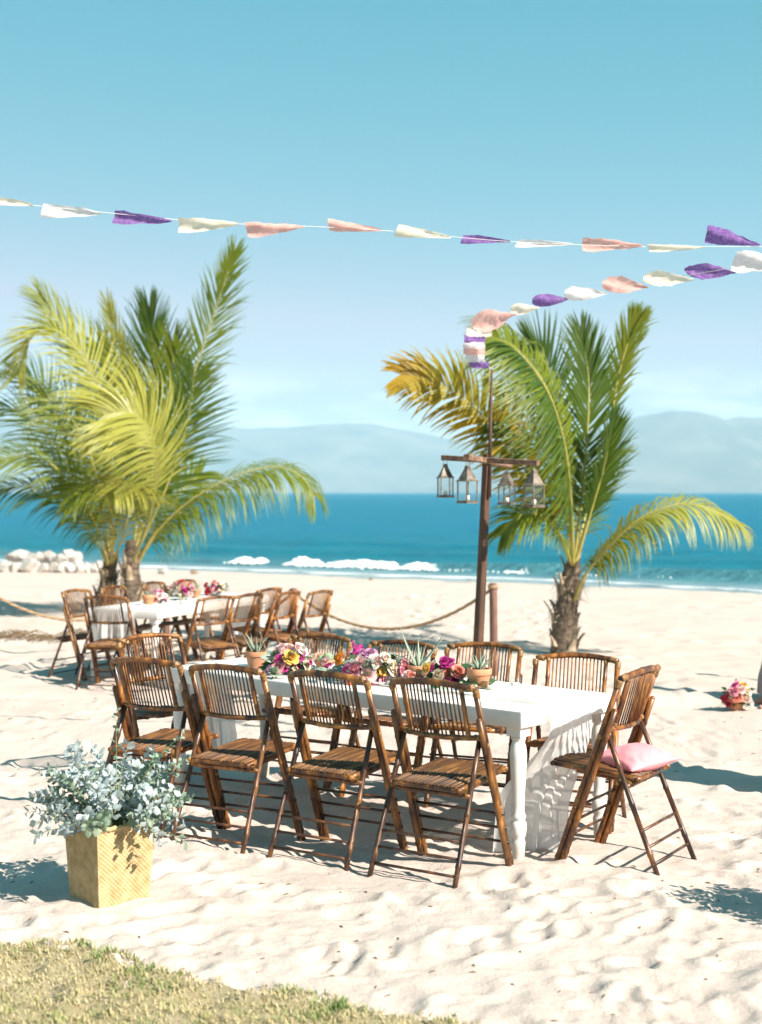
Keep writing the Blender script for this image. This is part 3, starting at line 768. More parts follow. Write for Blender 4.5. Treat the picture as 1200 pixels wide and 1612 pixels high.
GN, GF2 = 'folding chairs at the near table', 'folding chairs at the far table'
CH = [  # x, y, facing, label, group
    (0.275, 6.885, (.565, .825), 'dark bamboo folding chair nearest the camera, beside the turned table leg', GN),
    (-0.222, 7.235, (.56, .83), 'dark bamboo folding chair in the near row, second from the table leg in front', GN),
    (-0.752, 7.54, (.53, .85), 'dark bamboo folding chair in the near row, third from the table leg in front', GN),
    (-1.205, 7.80, (.52, .855), 'dark bamboo folding chair behind the silvery plant, at the left end of the near row', GN),
    (1.198, 7.13, (-.855, .52), 'bamboo folding chair at the table head holding the pink cushion', GN),
    (1.063, 8.05, (-.35, -.94), 'bamboo folding chair across the near table, farthest right, under the small palm', GN),
    (0.589, 8.60, (-.42, -.90), 'bamboo folding chair across the near table, in front of the lantern post', GN),
    (0.098, 8.94, (-.53, -.85), 'bamboo folding chair across the near table, behind the spiky plant and large bouquet', GN),
    (-0.417, 9.358, (-.53, -.85), 'bamboo folding chair across the near table, behind the low succulent pot', GN),
    (-1.41, 9.17, (.70, -.71), 'reddish bamboo folding chair at the left head of the near table', GN),
    (-3.10, 15.12, (.90, -.43), 'bamboo folding chair farthest left, at the corner of the far table', GF2),
    (-2.67, 14.38, (.30, .95), 'bamboo folding chair at the far table end with white cloth under its back', GF2),
    (-2.85, 15.88, (.925, -.38), 'bamboo folding chair at the far table directly before the palm trunks', GF2),
    (-2.52, 16.57, (.925, -.38), 'bamboo folding chair behind the small potted plant on the far table', GF2),
    (-2.24, 17.17, (.925, -.38), 'bamboo folding chair mostly hidden behind the flowers on the far table', GF2),
    (-1.645, 14.25, (-.74, .67), 'sunlit bamboo folding chair on the right of the far table, nearest its flowers', GF2),
    (-1.387, 14.79, (-.84, .54), 'sunlit bamboo folding chair on the right of the far table, second in the row', GF2),
    (-1.01, 15.13, (-.887, .46), 'sunlit bamboo folding chair in front of the rope post', GF2),
    (-0.705, 15.63, (-.87, .5), 'sunlit bamboo folding chair farthest right at the far table, before the rope', GF2),
    (-1.27, 15.93, (-.87, .5), 'bamboo folding chair half hidden between two others at the far table end', GF2),
]
proto = make_chair()
chairs = []
for i, (x, y, f, lab, grp) in enumerate(CH):
    o = proto if i == 0 else copy_tree(proto)
    rz = math.atan2(-f[0], f[1]); o.rotation_euler = (rng.gauss(0, .006), rng.gauss(0, .006), rz)
    F_ = Vector((f[0], f[1])).normalized(); S_ = Vector((F_.y, -F_.x))
    zs = [gz(x + F_.x * a + S_.x * b_, y + F_.y * a + S_.y * b_) for a, b_ in ((.25, .24), (.25, -.24), (-.25, .23), (-.25, -.23))]
    o.location = (x, y, sum(zs) / 4 - 0.006); o.scale = (1.055,) * 3 if i == 4 else (1.025,) * 3
    tag(o, lab, 'chair', grp); chairs.append(o)
    tn = rng.uniform(.78, 1.25); wm = rng.uniform(-.08, .08)        # each chair weathered a little differently
    for ch in [o] + list(o.children_recursive): ch.color = (tn * (1 + wm), tn, tn * (1 - wm), 1)

# ------------------------------------------------------------------ white farm tables
def make_table(corner, w, u, L, W, label, group):
    """corner: near corner of the top; w across, u along"""
    c = corner + w * (W / 2) + u * (L / 2)
    g0 = sum(gz(*(corner + w * (W * a) + u * (L * b_))) for a in (.1, .9) for b_ in (.1, .9)) / 4
    root = empty('dining_table', (c.x, c.y, g0), math.atan2(u.y, u.x))
    H, T = 0.76, 0.085
    mb = MB(); hx, hy, bv = L / 2, W / 2, 0.006
    rings = [(hx - .004, hy - .004, H - T), (hx, hy, H - T + .004), (hx, hy, H - bv), (hx - bv * .3, hy - bv * .3, H - bv * .3), (hx - bv, hy - bv, H)]
    vs = [(sx * a, sy * b_, z) for a, b_, z in rings for sx, sy in ((-1, -1), (1, -1), (1, 1), (-1, 1))]
    fs = [(3, 2, 1, 0)]
    for k in range(len(rings) - 1):
        for j in range(4): fs.append((4 * k + j, 4 * k + (j + 1) % 4, 4 * k + 4 + (j + 1) % 4, 4 * k + 4 + j))
    nb = 4 * (len(rings) - 1); fs.append((nb, nb + 1, nb + 2, nb + 3))
    mb.add(vs, fs); autosmooth(mb.build('tabletop', M['white_paint'], root), 50)
    zt = H - T
    prof = [(.020, 0), (.027, .004), (.029, .03), (.033, .10), (.0345, .115), (.030, .127), (.028, .133), (.036, .150), (.040, .185), (.038, .212), (.030, .222), (.036, .234), (.037, .244), (.029, .262), (.029, .29),
            (.032, .36), (.037, .44), (.041, .51), (.0415, .545), (.037, .58), (.030, .60), (.029, .606), (.037, .614), (.037, .622), (.030, .630)]
    leg0 = None
    for sx in (-1, 1):
        for sy in (-1, 1):
            if leg0 is None:
                lb = MB(); lb.lathe([(r, z - .0) for r, z in prof] + [(.031, zt - .05)], 22)
                lb.box((0, 0, zt - .0225), (.041, .041, .0235))
                lb.lathe([(.026, -.05), (.026, .004)], 12)
                leg0 = lb.build('leg', M['white_paint'], root); autosmooth(leg0, 45); o = leg0
            else: o = link('leg', leg0.data, root)
            o.location = (sx * (hx - .062), sy * (hy - .062), 0)
    tag(root, label, 'table', group)
    return root, g0 + H
W1, U1 = Vector((.672, .74)).normalized(), Vector((-.74, .672)).normalized()
N1 = Vector((.668, 6.98))
T1, ZT1 = make_table(N1, W1, U1, 2.65, 0.82, 'long white table with turned legs nearest the camera', 'white dining tables')
W2, U2 = Vector((-.925, .38)).normalized(), Vector((.38, .925)).normalized()
N2 = Vector((-2.207, 14.42))
T2, ZT2 = make_table(N2, W2, U2, 2.44, 0.83, 'white table with turned legs in the distance before the palm trunks', 'white dining tables')

# gauze runners: over the top in soft rucks, falling in folds at both ends
def make_runner(corner, w, u, L, W, zt, label, c_mid, half_top, ends, seed):
    """ends: (drop, spread, drift) for the near and the far end"""
    r = random.Random(seed); rows, V = [], []
    nv = 49
    def ruck(s, v, amp): return amp * max(0, 0.5 + mnoise.noise(Vector((s * 4.0, v * 7.0, seed))) + .5 * mnoise.noise(Vector((s * 11, v * 13, seed + 3))))
    for end in (0,):
        st = []
        for k in range(26): st.append(('h0', 1 - k / 25))
        for k in range(1, 70): st.append(('t', k / 70))
        for k in range(26): st.append(('h1', k / 25))
    for kind, t in st:
        row = []
        for j in range(nv):
            q = -1 + 2 * j / (nv - 1)
            if kind == 't':
                s = t * L; wob = .05 * mnoise.noise(Vector((s * 1.2, 0, seed)))
                hw = half_top * (1 + .18 * mnoise.noise(Vector((s * 1.7, 5, seed))))
                pos = corner + u * s + w * (c_mid + wob + q * hw)
                edge = min(1, min(s, L - s) / .08)
                z = zt + .004 + ruck(s, q, .016 + .016 * math.exp(-s * 2.2)) * edge
                row.append((pos.x, pos.y, z))
            else:
                drop, sp, drift, inward = ends[0] if kind == 'h0' else ends[1]
                out = -1 if kind == 'h0' else 1; base = 0 if kind == 'h0' else L
                if drop <= 0: continue
                ed = t * drop
                e = min(1, ed / .10)
                sm = min(1, max(0, (ed - .085) / .45)); sm = sm * sm * (3 - 2 * sm)
                hw = half_top * (1 - sp * sm)
                fold = (.55 * mnoise.noise(Vector((q * 3.4 + .8 * t, t * .7, seed))) + .30 * mnoise.noise(Vector((q * 8 + t, t * .9, seed + 2)))) * (.01 + .16 * min(1, ed / .5))
                off = .014 + .012 * math.sin(e * math.pi / 2) + fold * e
                if sm <= 0: off = max(.010, off)
                off -= sm * inward * (.5 - .5 * q)
                pos = corner + u * (base + out * off) + w * (c_mid + q * hw + drift * sm + .02 * sm * mnoise.noise(Vector((q * 4, t * 4, seed + 5))))
                z = zt + .004 - drop * t * (1 + .07 * mnoise.noise(Vector((q * 2.2, 0, seed + 7))) * t)
                gg = gz(pos.x, pos.y) + .006 + .012 * (math.sin(q * 9) + 1) * .5
                row.append((pos.x, pos.y, max(z, gg)))
        if row: rows.append(row)
    for row in rows: V += row
    F = []
    for i in range(len(rows) - 1):
        for j in range(nv - 1): F.append((i * nv + j, i * nv + j + 1, (i + 1) * nv + j + 1, (i + 1) * nv + j))
    o = npmesh('table_runner', V, F, M['gauze'])
    return tag(o, label, 'table runner')
make_runner(N1, W1, U1, 2.65, .82, ZT1, 'sheer white runner along the near table, falling to the sand beside the front leg', .378, .172, ((.82, .30, -.12, .27), (.62, .05, .05, .05)), 3)
make_runner(N2, W2, U2, 2.44, .83, ZT2, 'sheer white runner along the far table, hanging over its end', .46, .22, ((.40, .1, .04, .02), (.55, .1, -.05, .03)), 8)

# pink cushion on the head chair
def make_cushion(loc, rot, s, label):
    n = 25; V, F = [], []
    for side in (1, -1):
        for i in range(n):
            for j in range(n):
                u, v = -1 + 2 * i / (n - 1), -1 + 2 * j / (n - 1)
                ex = 1 - .10 * (1 - abs(v) ** 2) * abs(u) ** 3; ey = 1 - .10 * (1 - abs(u) ** 2) * abs(v) ** 3
                h = ((1 - u * u) * (1 - v * v)) ** .62 * 1.12
                h *= 1 + .16 * mnoise.noise(Vector((u * 1.9, v * 1.9, side))) 
                wr = .035 * mnoise.noise(Vector((u * 6, v * 3, side * 4))) * (1 - h)
                V.append((u * ex * s, v * ey * s, side * (h * .052 + wr * h) + (.0015 * side)))
    for sd in range(2):
        b0 = sd * n * n
        for i in range(n - 1):
            for j in range(n - 1):
                q = (b0 + i * n + j, b0 + (i + 1) * n + j, b0 + (i + 1) * n + j + 1, b0 + i * n + j + 1)
                F.append(q if sd == 0 else q[::-1])
    for i in range(n - 1):
        for a, c in ((i * n, (i + 1) * n), ((i + 1) * n + n - 1, i * n + n - 1)): F.append((a, a + n * n, c + n * n, c))
        a, c = i + 1, i; F.append((a, a + n * n, c + n * n, c))
        a, c = (n - 1) * n + i, (n - 1) * n + i + 1; F.append((a, a + n * n, c + n * n, c))
    o = npmesh('cushion', V, F, M['pink_cloth']); o.location = loc; o.rotation_euler = rot
    return tag(o, label, 'cushion')
hc = chairs[4]
fz = Vector((-.855, .52)).normalized(); rx = Vector((fz.y, -fz.x))
cp = Vector((hc.location.x, hc.location.y)) - fz * 0.045 + rx * 0.005
make_cushion((cp.x, cp.y, hc.location.z + .500), (R(4), R(-6), R(30)), .155, 'pink cotton cushion lying on the seat of the head chair')

# ------------------------------------------------------------------ flowers and pots
def petal(mb, ang, r, h, width, curl, open_, z0, seed):
    """one cupped petal"""
    n, k = 4, 5; vs = []
    for i in range(n + 1):
        t = i / n
        rad = r * (.25 + .75 * math.sin(t * math.pi / 2)) * (1 if t < .8 else 1 + curl * (t - .8) * 2)
        z = z0 + h * (t - open_ * t * t)
        for j in range(k):
            q = -1 + 2 * j / (k - 1)
            a = ang + q * width * (.35 + .65 * math.sin(min(1, t * 1.25) * math.pi / 2)) * (1 if t < .99 else .72)
            rr = rad * (1 - .10 * q * q + .04 * mnoise.noise(Vector((q * 2, t * 3, seed))))
            vs.append((rr * math.cos(a), rr * math.sin(a), z - .05 * h * q * q * t))
    fs = [(i * k + j, i * k + j + 1, (i + 1) * k + j + 1, (i + 1) * k + j) for i in range(n) for j in range(k - 1)]
    mb.add(vs, fs)
def rose_mesh(seed, openness):
    r = random.Random(seed); mb = MB()
    for lay, (cnt, rad, h, z0, wd, op, cu) in enumerate(((3, .20, .80, .12, 1.1, .10, -.3), (4, .36, .84, .08, .95, .16, -.1), (5, .55, .84, .04, .80, .24 * openness, .25), (6, .76, .78, -.02, .66, .36 * openness, .45), (6, .98, .68, -.08, .62, .52 * openness, .6))):
        for k in range(cnt): petal(mb, (k + lay * .43) / cnt * 6.283 + r.gauss(0, .12), rad * r.uniform(.93, 1.07), h * r.uniform(.93, 1.06), wd, cu, op, z0 - .25, seed + lay * 9 + k)
    mb.lathe([(.05, -.42), (.20, -.34), (.30, -.2), (.1, 0)], 8)
    return mb
ROSES = [rose_mesh(s, o).build('bloom', M['pet_pink']) for s, o in ((1, .75), (2, .95), (3, 1.15))]
for o in ROSES: COL.objects.unlink(o)
def floret_mesh(seed):
    r = random.Random(seed); mb = MB()
    for k in range(16):
        z = k / 15; rad = .34 * (1 - .75 * z); a = k * 2.4
        c = Vector((rad * math.cos(a), rad * math.sin(a), -.4 + 1.7 * z)); s_ = .34 * (1 - .5 * z)
        for p in range(5):
            b_ = p / 5 * 6.283; d = Vector((math.cos(b_), math.sin(b_), .35 * math.sin(b_ * 2)))
            n_ = Vector((math.cos(a), math.sin(a), .4)).normalized()
            t1 = n_.cross(Vector((0, 0, 1))).normalized(); t2 = n_.cross(t1)
            dd = t1 * d.x + t2 * d.y + n_ * .35; sd = (t1 * -d.y + t2 * d.x) * .4
            mb.add([c, c + dd * s_ * .6 + sd * s_, c + dd * s_ * 1.05, c + dd * s_ * .6 - sd * s_], [(0, 1, 2, 3)])
    return mb
SPIKES = [floret_mesh(s).build('bloom', M['pet_magenta']) for s in (4, 5)]
for o in SPIKES: COL.objects.unlink(o)
def leaf_mesh(fold=.25, n=6, wid=.36):
    mb = MB(); vs = []
    for i in range(n + 1):
        t = i / n; w = wid * math.sin(math.pi * (t ** .8)) * (1 - .2 * t) + .01; y = t; z = -.28 * t * t
        vs += [(-w, y, z + fold * w), (0, y, z), (w, y, z + fold * w)]
    mb.add(vs, [(3 * i + a, 3 * i + a + 1, 3 * i + a + 4, 3 * i + a + 3) for i in range(n) for a in (0, 1)])
    return mb
LEAF = leaf_mesh().build('leaf', M['leaf']); COL.objects.unlink(LEAF)
LEAFN = leaf_mesh(.2, 6, .16).build('leaf', M['leaf']); COL.objects.unlink(LEAFN)
_cache = {}
def recol(src, matname):
    k = (src.data.name, matname)
    if k not in _cache:
        me = src.data.copy(); me.materials.clear(); me.materials.append(M[matname]); _cache[k] = me
    return _cache[k]
def put(name, me, parent, loc, direction, size, spin=0.0):
    o = link(name, me, parent); o.location = loc
    q = Vector(direction).to_track_quat('Z', 'Y'); o.rotation_mode = 'QUATERNION'
    from mathutils import Quaternion
    o.rotation_quaternion = q @ Quaternion((0, 0, 1), spin)
    o.scale = (size,) * 3
    return o
def put_leaf(parent, me, loc, direction, size, roll=0.0):
    o = link('leaf', me, parent); o.location = loc
    from mathutils import Quaternion
    o.rotation_mode = 'QUATERNION'
    o.rotation_quaternion = Vector(direction).to_track_quat('Y', 'Z') @ Quaternion((0, 1, 0), roll)
    o.scale = (size,) * 3
    return o

def arrangement(loc, k, blooms, leaves, label, seed, body_r=(.09, .06), vase=None, group='bouquets on the tables'):
    """blooms: (dx, dy, colour, radius, kind) with dx right, dy up in photo pixels, k metres per pixel"""
    r = random.Random(seed)
    root = empty('flower_arrangement', loc)
    if vase: vase(root)
    core = MB()   # stems gathered in the middle
    hb = max(b_[1] for b_ in blooms) * k
    for q in range(14):
        a = q / 14 * 6.283; core.tube([(.02 * math.cos(a), .02 * math.sin(a), .0 if not vase else .03), (body_r[0] * .8 * math.cos(a), body_r[0] * .6 * math.sin(a), hb * .62)], .003, 5)
    core.build('stems', M['stem'], root)
    for (dx, dy, col, rad, kind) in blooms:
        x, z = dx * k, dy * k
        fr = 1 - min(1, abs(x) / (body_r[0] * 1.6)) * .5
        yy = -body_r[1] * fr * (1 if z < hb * .8 else .35) * r.uniform(.75, 1.1)
        d = Vector((x * 3.2, yy * 2.5 - .10, .12 + z * .8 + r.gauss(0, .03)))
        src = ROSES[r.randrange(3)] if kind == 'r' else SPIKES[r.randrange(2)]
        if kind == 's': d = Vector((x * 1.5, -.05, .3))
        put('bloom', recol(src, 'pet_' + col), root, (x, yy, z), d, rad * k * (.86 if rad > 11 else .95), r.random() * 6)
    for q in range(int(len(blooms) * 1.1)):     # small filler flowers between the large ones
        b_ = r.choice(blooms); x = b_[0] * k + r.gauss(0, .030); z = max(.03 + (.09 if vase else 0), b_[1] * k + r.gauss(0, .022) - .008)
        yy = -body_r[1] * r.uniform(.55, 1.0)
        put('bloom', recol(ROSES[r.randrange(3)], 'pet_' + r.choice([b_[2], 'blush', 'cream', 'magenta', 'pink'])), root, (x, yy, z), (x * 3 + r.gauss(0, .1), -.2, .15), r.uniform(.30, .55) * b_[3] * k, r.random() * 6)
    # blooms on the far side, so the bouquet is whole from any side
    for q in range(max(3, len(blooms) // 3)):
        b_ = r.choice(blooms); x, z = b_[0] * k * .9, b_[1] * k * .85; yy = body_r[1] * r.uniform(.6, 1.0)
        put('bloom', recol(ROSES[r.randrange(3)], 'pet_' + b_[2]), root, (x, yy, z), (x * 3, .12, .14), b_[3] * k, r.random() * 6)
    n_dark, n_grey = int(leaves[0] * 1.5), int(leaves[1] * 1.5)
    for q in range(n_dark + n_grey):
        a = r.random() * 6.283; e = r.uniform(-.15, .9)
        rr = r.uniform(.35, .9)
        p = (body_r[0] * rr * math.cos(a), body_r[1] * rr * math.sin(a), max(.035 if not vase else .07, hb * r.uniform(.12, .72)))
        d = (math.cos(a), math.sin(a) * .8, e)
        grey = q >= n_dark
        put_leaf(root, recol(LEAF if r.random() < .75 else LEAFN, 'leaf_grey' if grey else 'leaf'), p, d, r.uniform(.05, .085) * min(1.0, body_r[0] / .11), r.gauss(0, .5))
    tag(root, label, 'flowers', group)
    return root

def pot_mesh(R_, H_):
    mb = MB(); rb = R_ * .66
    mb.lathe([(rb * .9, 0), (rb, .002), (R_ * .90, H_ * .72), (R_ * .905, H_ * .725), (R_ * .985, H_ * .73), (R_, H_ * .75), (R_, H_ * .98), (R_ * .985, H_), (R_ * .88, H_), (R_ * .86, H_ * .97), (R_ * .82, H_ * .80)], 28)
    return mb
def aloe_leaf_mesh(bend, wid=.085):
    mb = MB(); vs = []; n = 8
    for i in range(n + 1):
        t = i / n; w = wid * (1 - t) ** .75 * (1 if t > .1 else .8 + 2 * t) + .002
        y = t; z = bend * t * t
        vs += [(-w, y, z + w * .55), (0, y, z - .012 * (1 - t)), (w, y, z + w * .55), (0, y, z + w * .25 + .02 * (1 - t))]
    fs = []
    for i in range(n):
        for a in range(4):
            fs.append((4 * i + a, 4 * i + (a + 1) % 4, 4 * i + 4 + (a + 1) % 4, 4 * i + 4 + a))
    mb.add(vs, fs); return mb
ALOE = [aloe_leaf_mesh(b_).build('leaf', M['aloe']) for b_ in (-.12, .18, -.35)]
for o in ALOE: COL.objects.unlink(o)
def potted(loc, R_, H_, leaves, label, seed, kind='aloe', group='terracotta pots on the tables', name='potted_plant'):
    r = random.Random(seed); root = empty(name, loc)
    autosmooth(pot_mesh(R_, H_).build('pot', M['terracotta'], root), 35)
    s = MB(); s.lathe([(R_ * .84, H_ * .86), (R_ * .5, H_ * .89), (.001, H_ * .90)], 18, caps=False); s.build('soil', M['soil'], root)
    if kind == 'aloe':
        for (az, el, ln, b_) in leaves:
            put_leaf(root, ALOE[b_].data, (.012 * math.cos(az), .012 * math.sin(az), H_ * .86), (math.cos(az) * math.cos(el), math.sin(az) * math.cos(el), math.sin(el)), ln)
    elif kind == 'succulent':
        for (x, y, rr) in ((.022, -.012, .030), (-.02, .012, .022)):
            mb = MB(); vs = []
            mb.lathe([(rr * math.cos(t) * (1), rr * (math.sin(t) + .75)) for t in [(-1.2 + 2.7 * k / 9) for k in range(10)]], 18, (x, y, H_ * .88)); mb.build('cactus', M['cactus'], root)
        for k in range(16):
            a = k * 2.4; el = .25 + .06 * k
            put_leaf(root, recol(LEAF, 'succulent'), (-.028, -.02, H_ * .92), (math.cos(a) * math.cos(el), math.sin(a) * math.cos(el), math.sin(el)), .036 - .001 * k)
    tag(root, label, 'potted plant', group)
    return root
def aloe_set(seed, n, lo, hi, el0=.75, el1=1.35):
    r = random.Random(seed)
    return [(k * 2.4 + r.gauss(0, .2), r.uniform(el0, el1), r.uniform(lo, hi), r.randrange(3)) for k in range(n)]

def tp(x, y, z=ZT1): return (x, y, z + .006)
K1 = 8.2 / FPX
potted(tp(-.735, 8.60), .065, .105, aloe_set(1, 9, .10, .15), 'terracotta pot with a small aloe, leftmost on the near table', 1)
arrangement(tp(-.545, 8.40), K1, [(-27, 6, 'lilac', 9, 'r'), (-12, 14, 'pink', 12, 'r'), (-8, 26, 'magenta', 8, 'r'), (-8, 40, 'blush', 12, 'r'), (9, 28, 'yellow', 14, 'r'), (26, 40, 'white', 13, 'r'), (18, 12, 'magenta', 9, 'r'), (27, 26, 'magenta', 10, 's'), (4, 42, 'blush', 10, 'r'), (-18, 34, 'cream', 9, 'r'), (34, 15, 'cream', 9, 'r'), (-2, 10, 'magenta', 7, 'r')], (20, 10), 'round bouquet with a yellow rose between the left aloe and the succulent pot', 21, (.12, .08))
root = empty('succulent_rosette', tp(-.60, 8.21)); r_ = random.Random(5)
for k in range(24):
    a = k * 2.4; el = .05 + .055 * k; put_leaf(root, recol(LEAF, 'succulent'), (0, 0, .012 + .0012 * k), (math.cos(a) * math.cos(el), math.sin(a) * math.cos(el), math.sin(el)), .068 - .0017 * k)
st = MB(); st.lathe([(.012, 0), (.015, .012), (.004, .03)], 8); st.build('stem', M['stem'], root)
tag(root, 'pale green succulent rosette lying at the foot of the left bouquet', 'succulent')
potted(tp(-.325, 8.42), .058, .075, [], 'low terracotta pot of round cactus and succulents, between the left and large bouquets', 3, 'succulent')
K2 = 7.9 / FPX
arrangement(tp(-.05, 8.02), K2, [(-52, 40, 'orange', 11, 'r'), (-40, 22, 'lilac', 11, 'r'), (-28, 22, 'pink', 13, 'r'), (-26, 54, 'magenta', 12, 's'), (-12, 44, 'magenta', 12, 's'), (-18, 34, 'blush', 9, 'r'), (-2, 48, 'lilac', 10, 'r'), (6, 36, 'blush', 11, 'r'), (-8, 16, 'blush', 16, 'r'), (-2, 4, 'pink', 12, 'r'), (10, 22, 'yellow', 13, 'r'), (24, 2, 'pink', 15, 'r'), (34, 26, 'cream', 15, 'r'), (44, 18, 'blush', 12, 'r'), (46, 6, 'magenta', 9, 's'), (-36, -6, 'coral', 12, 'r'), (34, -10, 'cream', 12, 'r'), (22, 40, 'cream', 10, 'r'), (52, 30, 'pink', 10, 'r')], (34, 18), 'largest bouquet of pink, orange and magenta flowers in the middle of the near table', 22, (.19, .10))
potted(tp(.205, 7.96), .064, .10, [(2.6, .95, .24, 1), (.35, .75, .22, 1), (1.6, 1.3, .16, 0), (3.3, .8, .18, 2), (4.4, 1.2, .13, 0), (5.6, 1.1, .12, 0), (.9, 1.25, .14, 0), (2.9, .6, .13, 2)], 'terracotta pot with long thin spiky leaves right of the large bouquet', 4)
arrangement(tp(.375, 7.84), 7.8 / FPX, [(-6, 38, 'magenta', 13, 'r'), (-12, 32, 'magenta', 8, 'r'), (-6, 22, 'coral', 12, 'r'), (10, 26, 'coral', 13, 'r'), (4, 12, 'magenta', 10, 'r'), (-7, 10, 'magenta', 9, 'r'), (-22, 20, 'cream', 11, 'r'), (-40, 30, 'yellow', 10, 'r'), (-31, 34, 'cream', 9, 'r')], (30, 16), 'small bouquet of magenta and coral roses left of the rightmost pot', 23, (.13, .08))
potted(tp(.515, 7.68), .066, .115, aloe_set(7, 13, .09, .14), 'tallest terracotta pot with a dense aloe, rightmost on the near table', 6)
gl = empty('greenery_garland', tp(*(N1 + W1 * .41 + U1 * 1.35))); r_ = random.Random(77)
ga_ = Vector((gl.location.x, gl.location.y))
for q in range(150):
    t = r_.uniform(.50, 2.25); c_ = r_.gauss(0, .055); p2 = N1 + W1 * (.39 + c_ + .03 * math.sin(t * 7)) + U1 * t - ga_
    a = r_.random() * 6.283; e = r_.uniform(.05, .7)
    put_leaf(gl, recol(LEAF if r_.random() < .7 else LEAFN, r_.choice(['leaf', 'leaf', 'leaf_grey', 'succulent'])), (p2.x, p2.y, .012 + .03 * r_.random()), (math.cos(a) * math.cos(e), math.sin(a) * math.cos(e), math.sin(e)), r_.uniform(.045, .08), r_.gauss(0, .5))
for q in range(34):
    t = r_.choice([r_.uniform(.62, 1.05), r_.uniform(1.1, 1.75), r_.uniform(1.75, 2.1)]); p2 = N1 + W1 * (.36 + r_.gauss(0, .05)) + U1 * t - ga_
    put('bloom', recol(ROSES[r_.randrange(3)], 'pet_' + r_.choice(['pink', 'blush', 'cream', 'magenta', 'yellow', 'coral', 'white'])), gl, (p2.x, p2.y, r_.uniform(.035, .085)), (r_.gauss(0, .4), -.5, .7), r_.uniform(.020, .036), r_.random() * 6)
st = MB(); st.tube([(*(N1 + W1 * (.39 + .03 * math.sin(t * 7)) + U1 * t - ga_), .008) for t in [.5 + 1.75 * k / 30 for k in range(31)]], .004, 6); st.build('stem', M['stem'], gl)
tag(gl, 'low garland of leaves and small blooms between the pots of the near table', 'garland')
def votive(x, y, z, label, rr=.033, h=.055):
    root = empty('votive_glass', (x, y, z + .005))
    mb = MB(); mb.lathe([(rr * .8, 0), (rr * .92, .003), (rr, h * .5), (rr * .96, h), (rr * .86, h), (rr * .88, h * .5), (rr * .8, .008), (.001, .007)], 20); mb.build('glass', M['glass'], root)
    c = MB(); c.lathe([(rr * .7, .009), (rr * .7, h * .45), (rr * .66, h * .47), (.001, h * .46)], 14); c.build('candle', M['candle'], root)
    tag(root, label, 'glass', 'votive candle glasses')
votive(.468, 7.60, ZT1, 'clear votive glass in front of the rightmost terracotta pot')
votive(.715, 7.80, ZT1, 'clear votive glass standing alone near the right end of the near table')
votive(.055, 7.86, ZT1, 'clear votive glass in front of the large bouquet')
votive(-.36, 8.26, ZT1, 'clear votive glass in front of the cactus pot')
votive(-.80, 8.48, ZT1, 'clear votive glass at the foot of the leftmost aloe pot')

K3 = 14.8 / FPX
def fp(t, s=0.0):
    p = N2 + W2 * (.415 + s) + U2 * t; return (p.x, p.y, ZT2 + .006)
potted(fp(.42, -.06), .065, .115, aloe_set(11, 8, .07, .11), 'terracotta pot at the left end of the far table', 11)
arrangement(fp(.72), K3, [(-9, 12, 'magenta', 5, 'r'), (-4, 7, 'coral', 5, 'r'), (4, 14, 'blush', 6, 'r'), (9, 7, 'magenta', 5, 's'), (12, 13, 'white', 5, 'r'), (3, 19, 'pink', 6, 'r'), (-6, 20, 'lilac', 5, 'r')], (14, 6), 'small pink bouquet beside the pot at the left end of the far table', 31, (.09, .08), group='bouquets on the far table')
arrangement(fp(1.20), K3, [(-15, 24, 'blush', 6, 'r'), (-10, 16, 'white', 6, 'r'), (-6, 28, 'pink', 5, 'r'), (0, 33, 'red', 4, 'r'), (2, 22, 'magenta', 6, 's'), (8, 17, 'magenta', 6, 'r'), (12, 27, 'coral', 5, 'r'), (-16, 12, 'cream', 6, 'r'), (4, 9, 'cream', 6, 'r'), (16, 12, 'blush', 5, 'r'), (18, 22, 'pink', 5, 'r')], (24, 14), 'tallest bouquet of pink and magenta flowers in the middle of the far table', 32, (.14, .10), group='bouquets on the far table')
potted(fp(1.55, .03), .06, .10, aloe_set(13, 9, .08, .13), 'terracotta pot with aloe between the bouquets of the far table', 13)
arrangement(fp(1.92), K3, [(-10, 10, 'red', 7, 'r'), (-14, 20, 'red', 5, 'r'), (-3, 18, 'magenta', 5, 's'), (3, 12, 'pink', 5, 'r'), (6, 22, 'blush', 6, 'r'), (12, 14, 'cream', 6, 'r'), (0, 26, 'coral', 4, 'r'), (16, 20, 'cream', 5, 'r')], (20, 16), 'bouquet with a bright red rose at the right end of the far table', 33, (.12, .09), group='bouquets on the far table')
q = fp(.86, -.20); votive(q[0], q[1], ZT2, 'clear votive glass at the front edge of the far table', .036, .06)

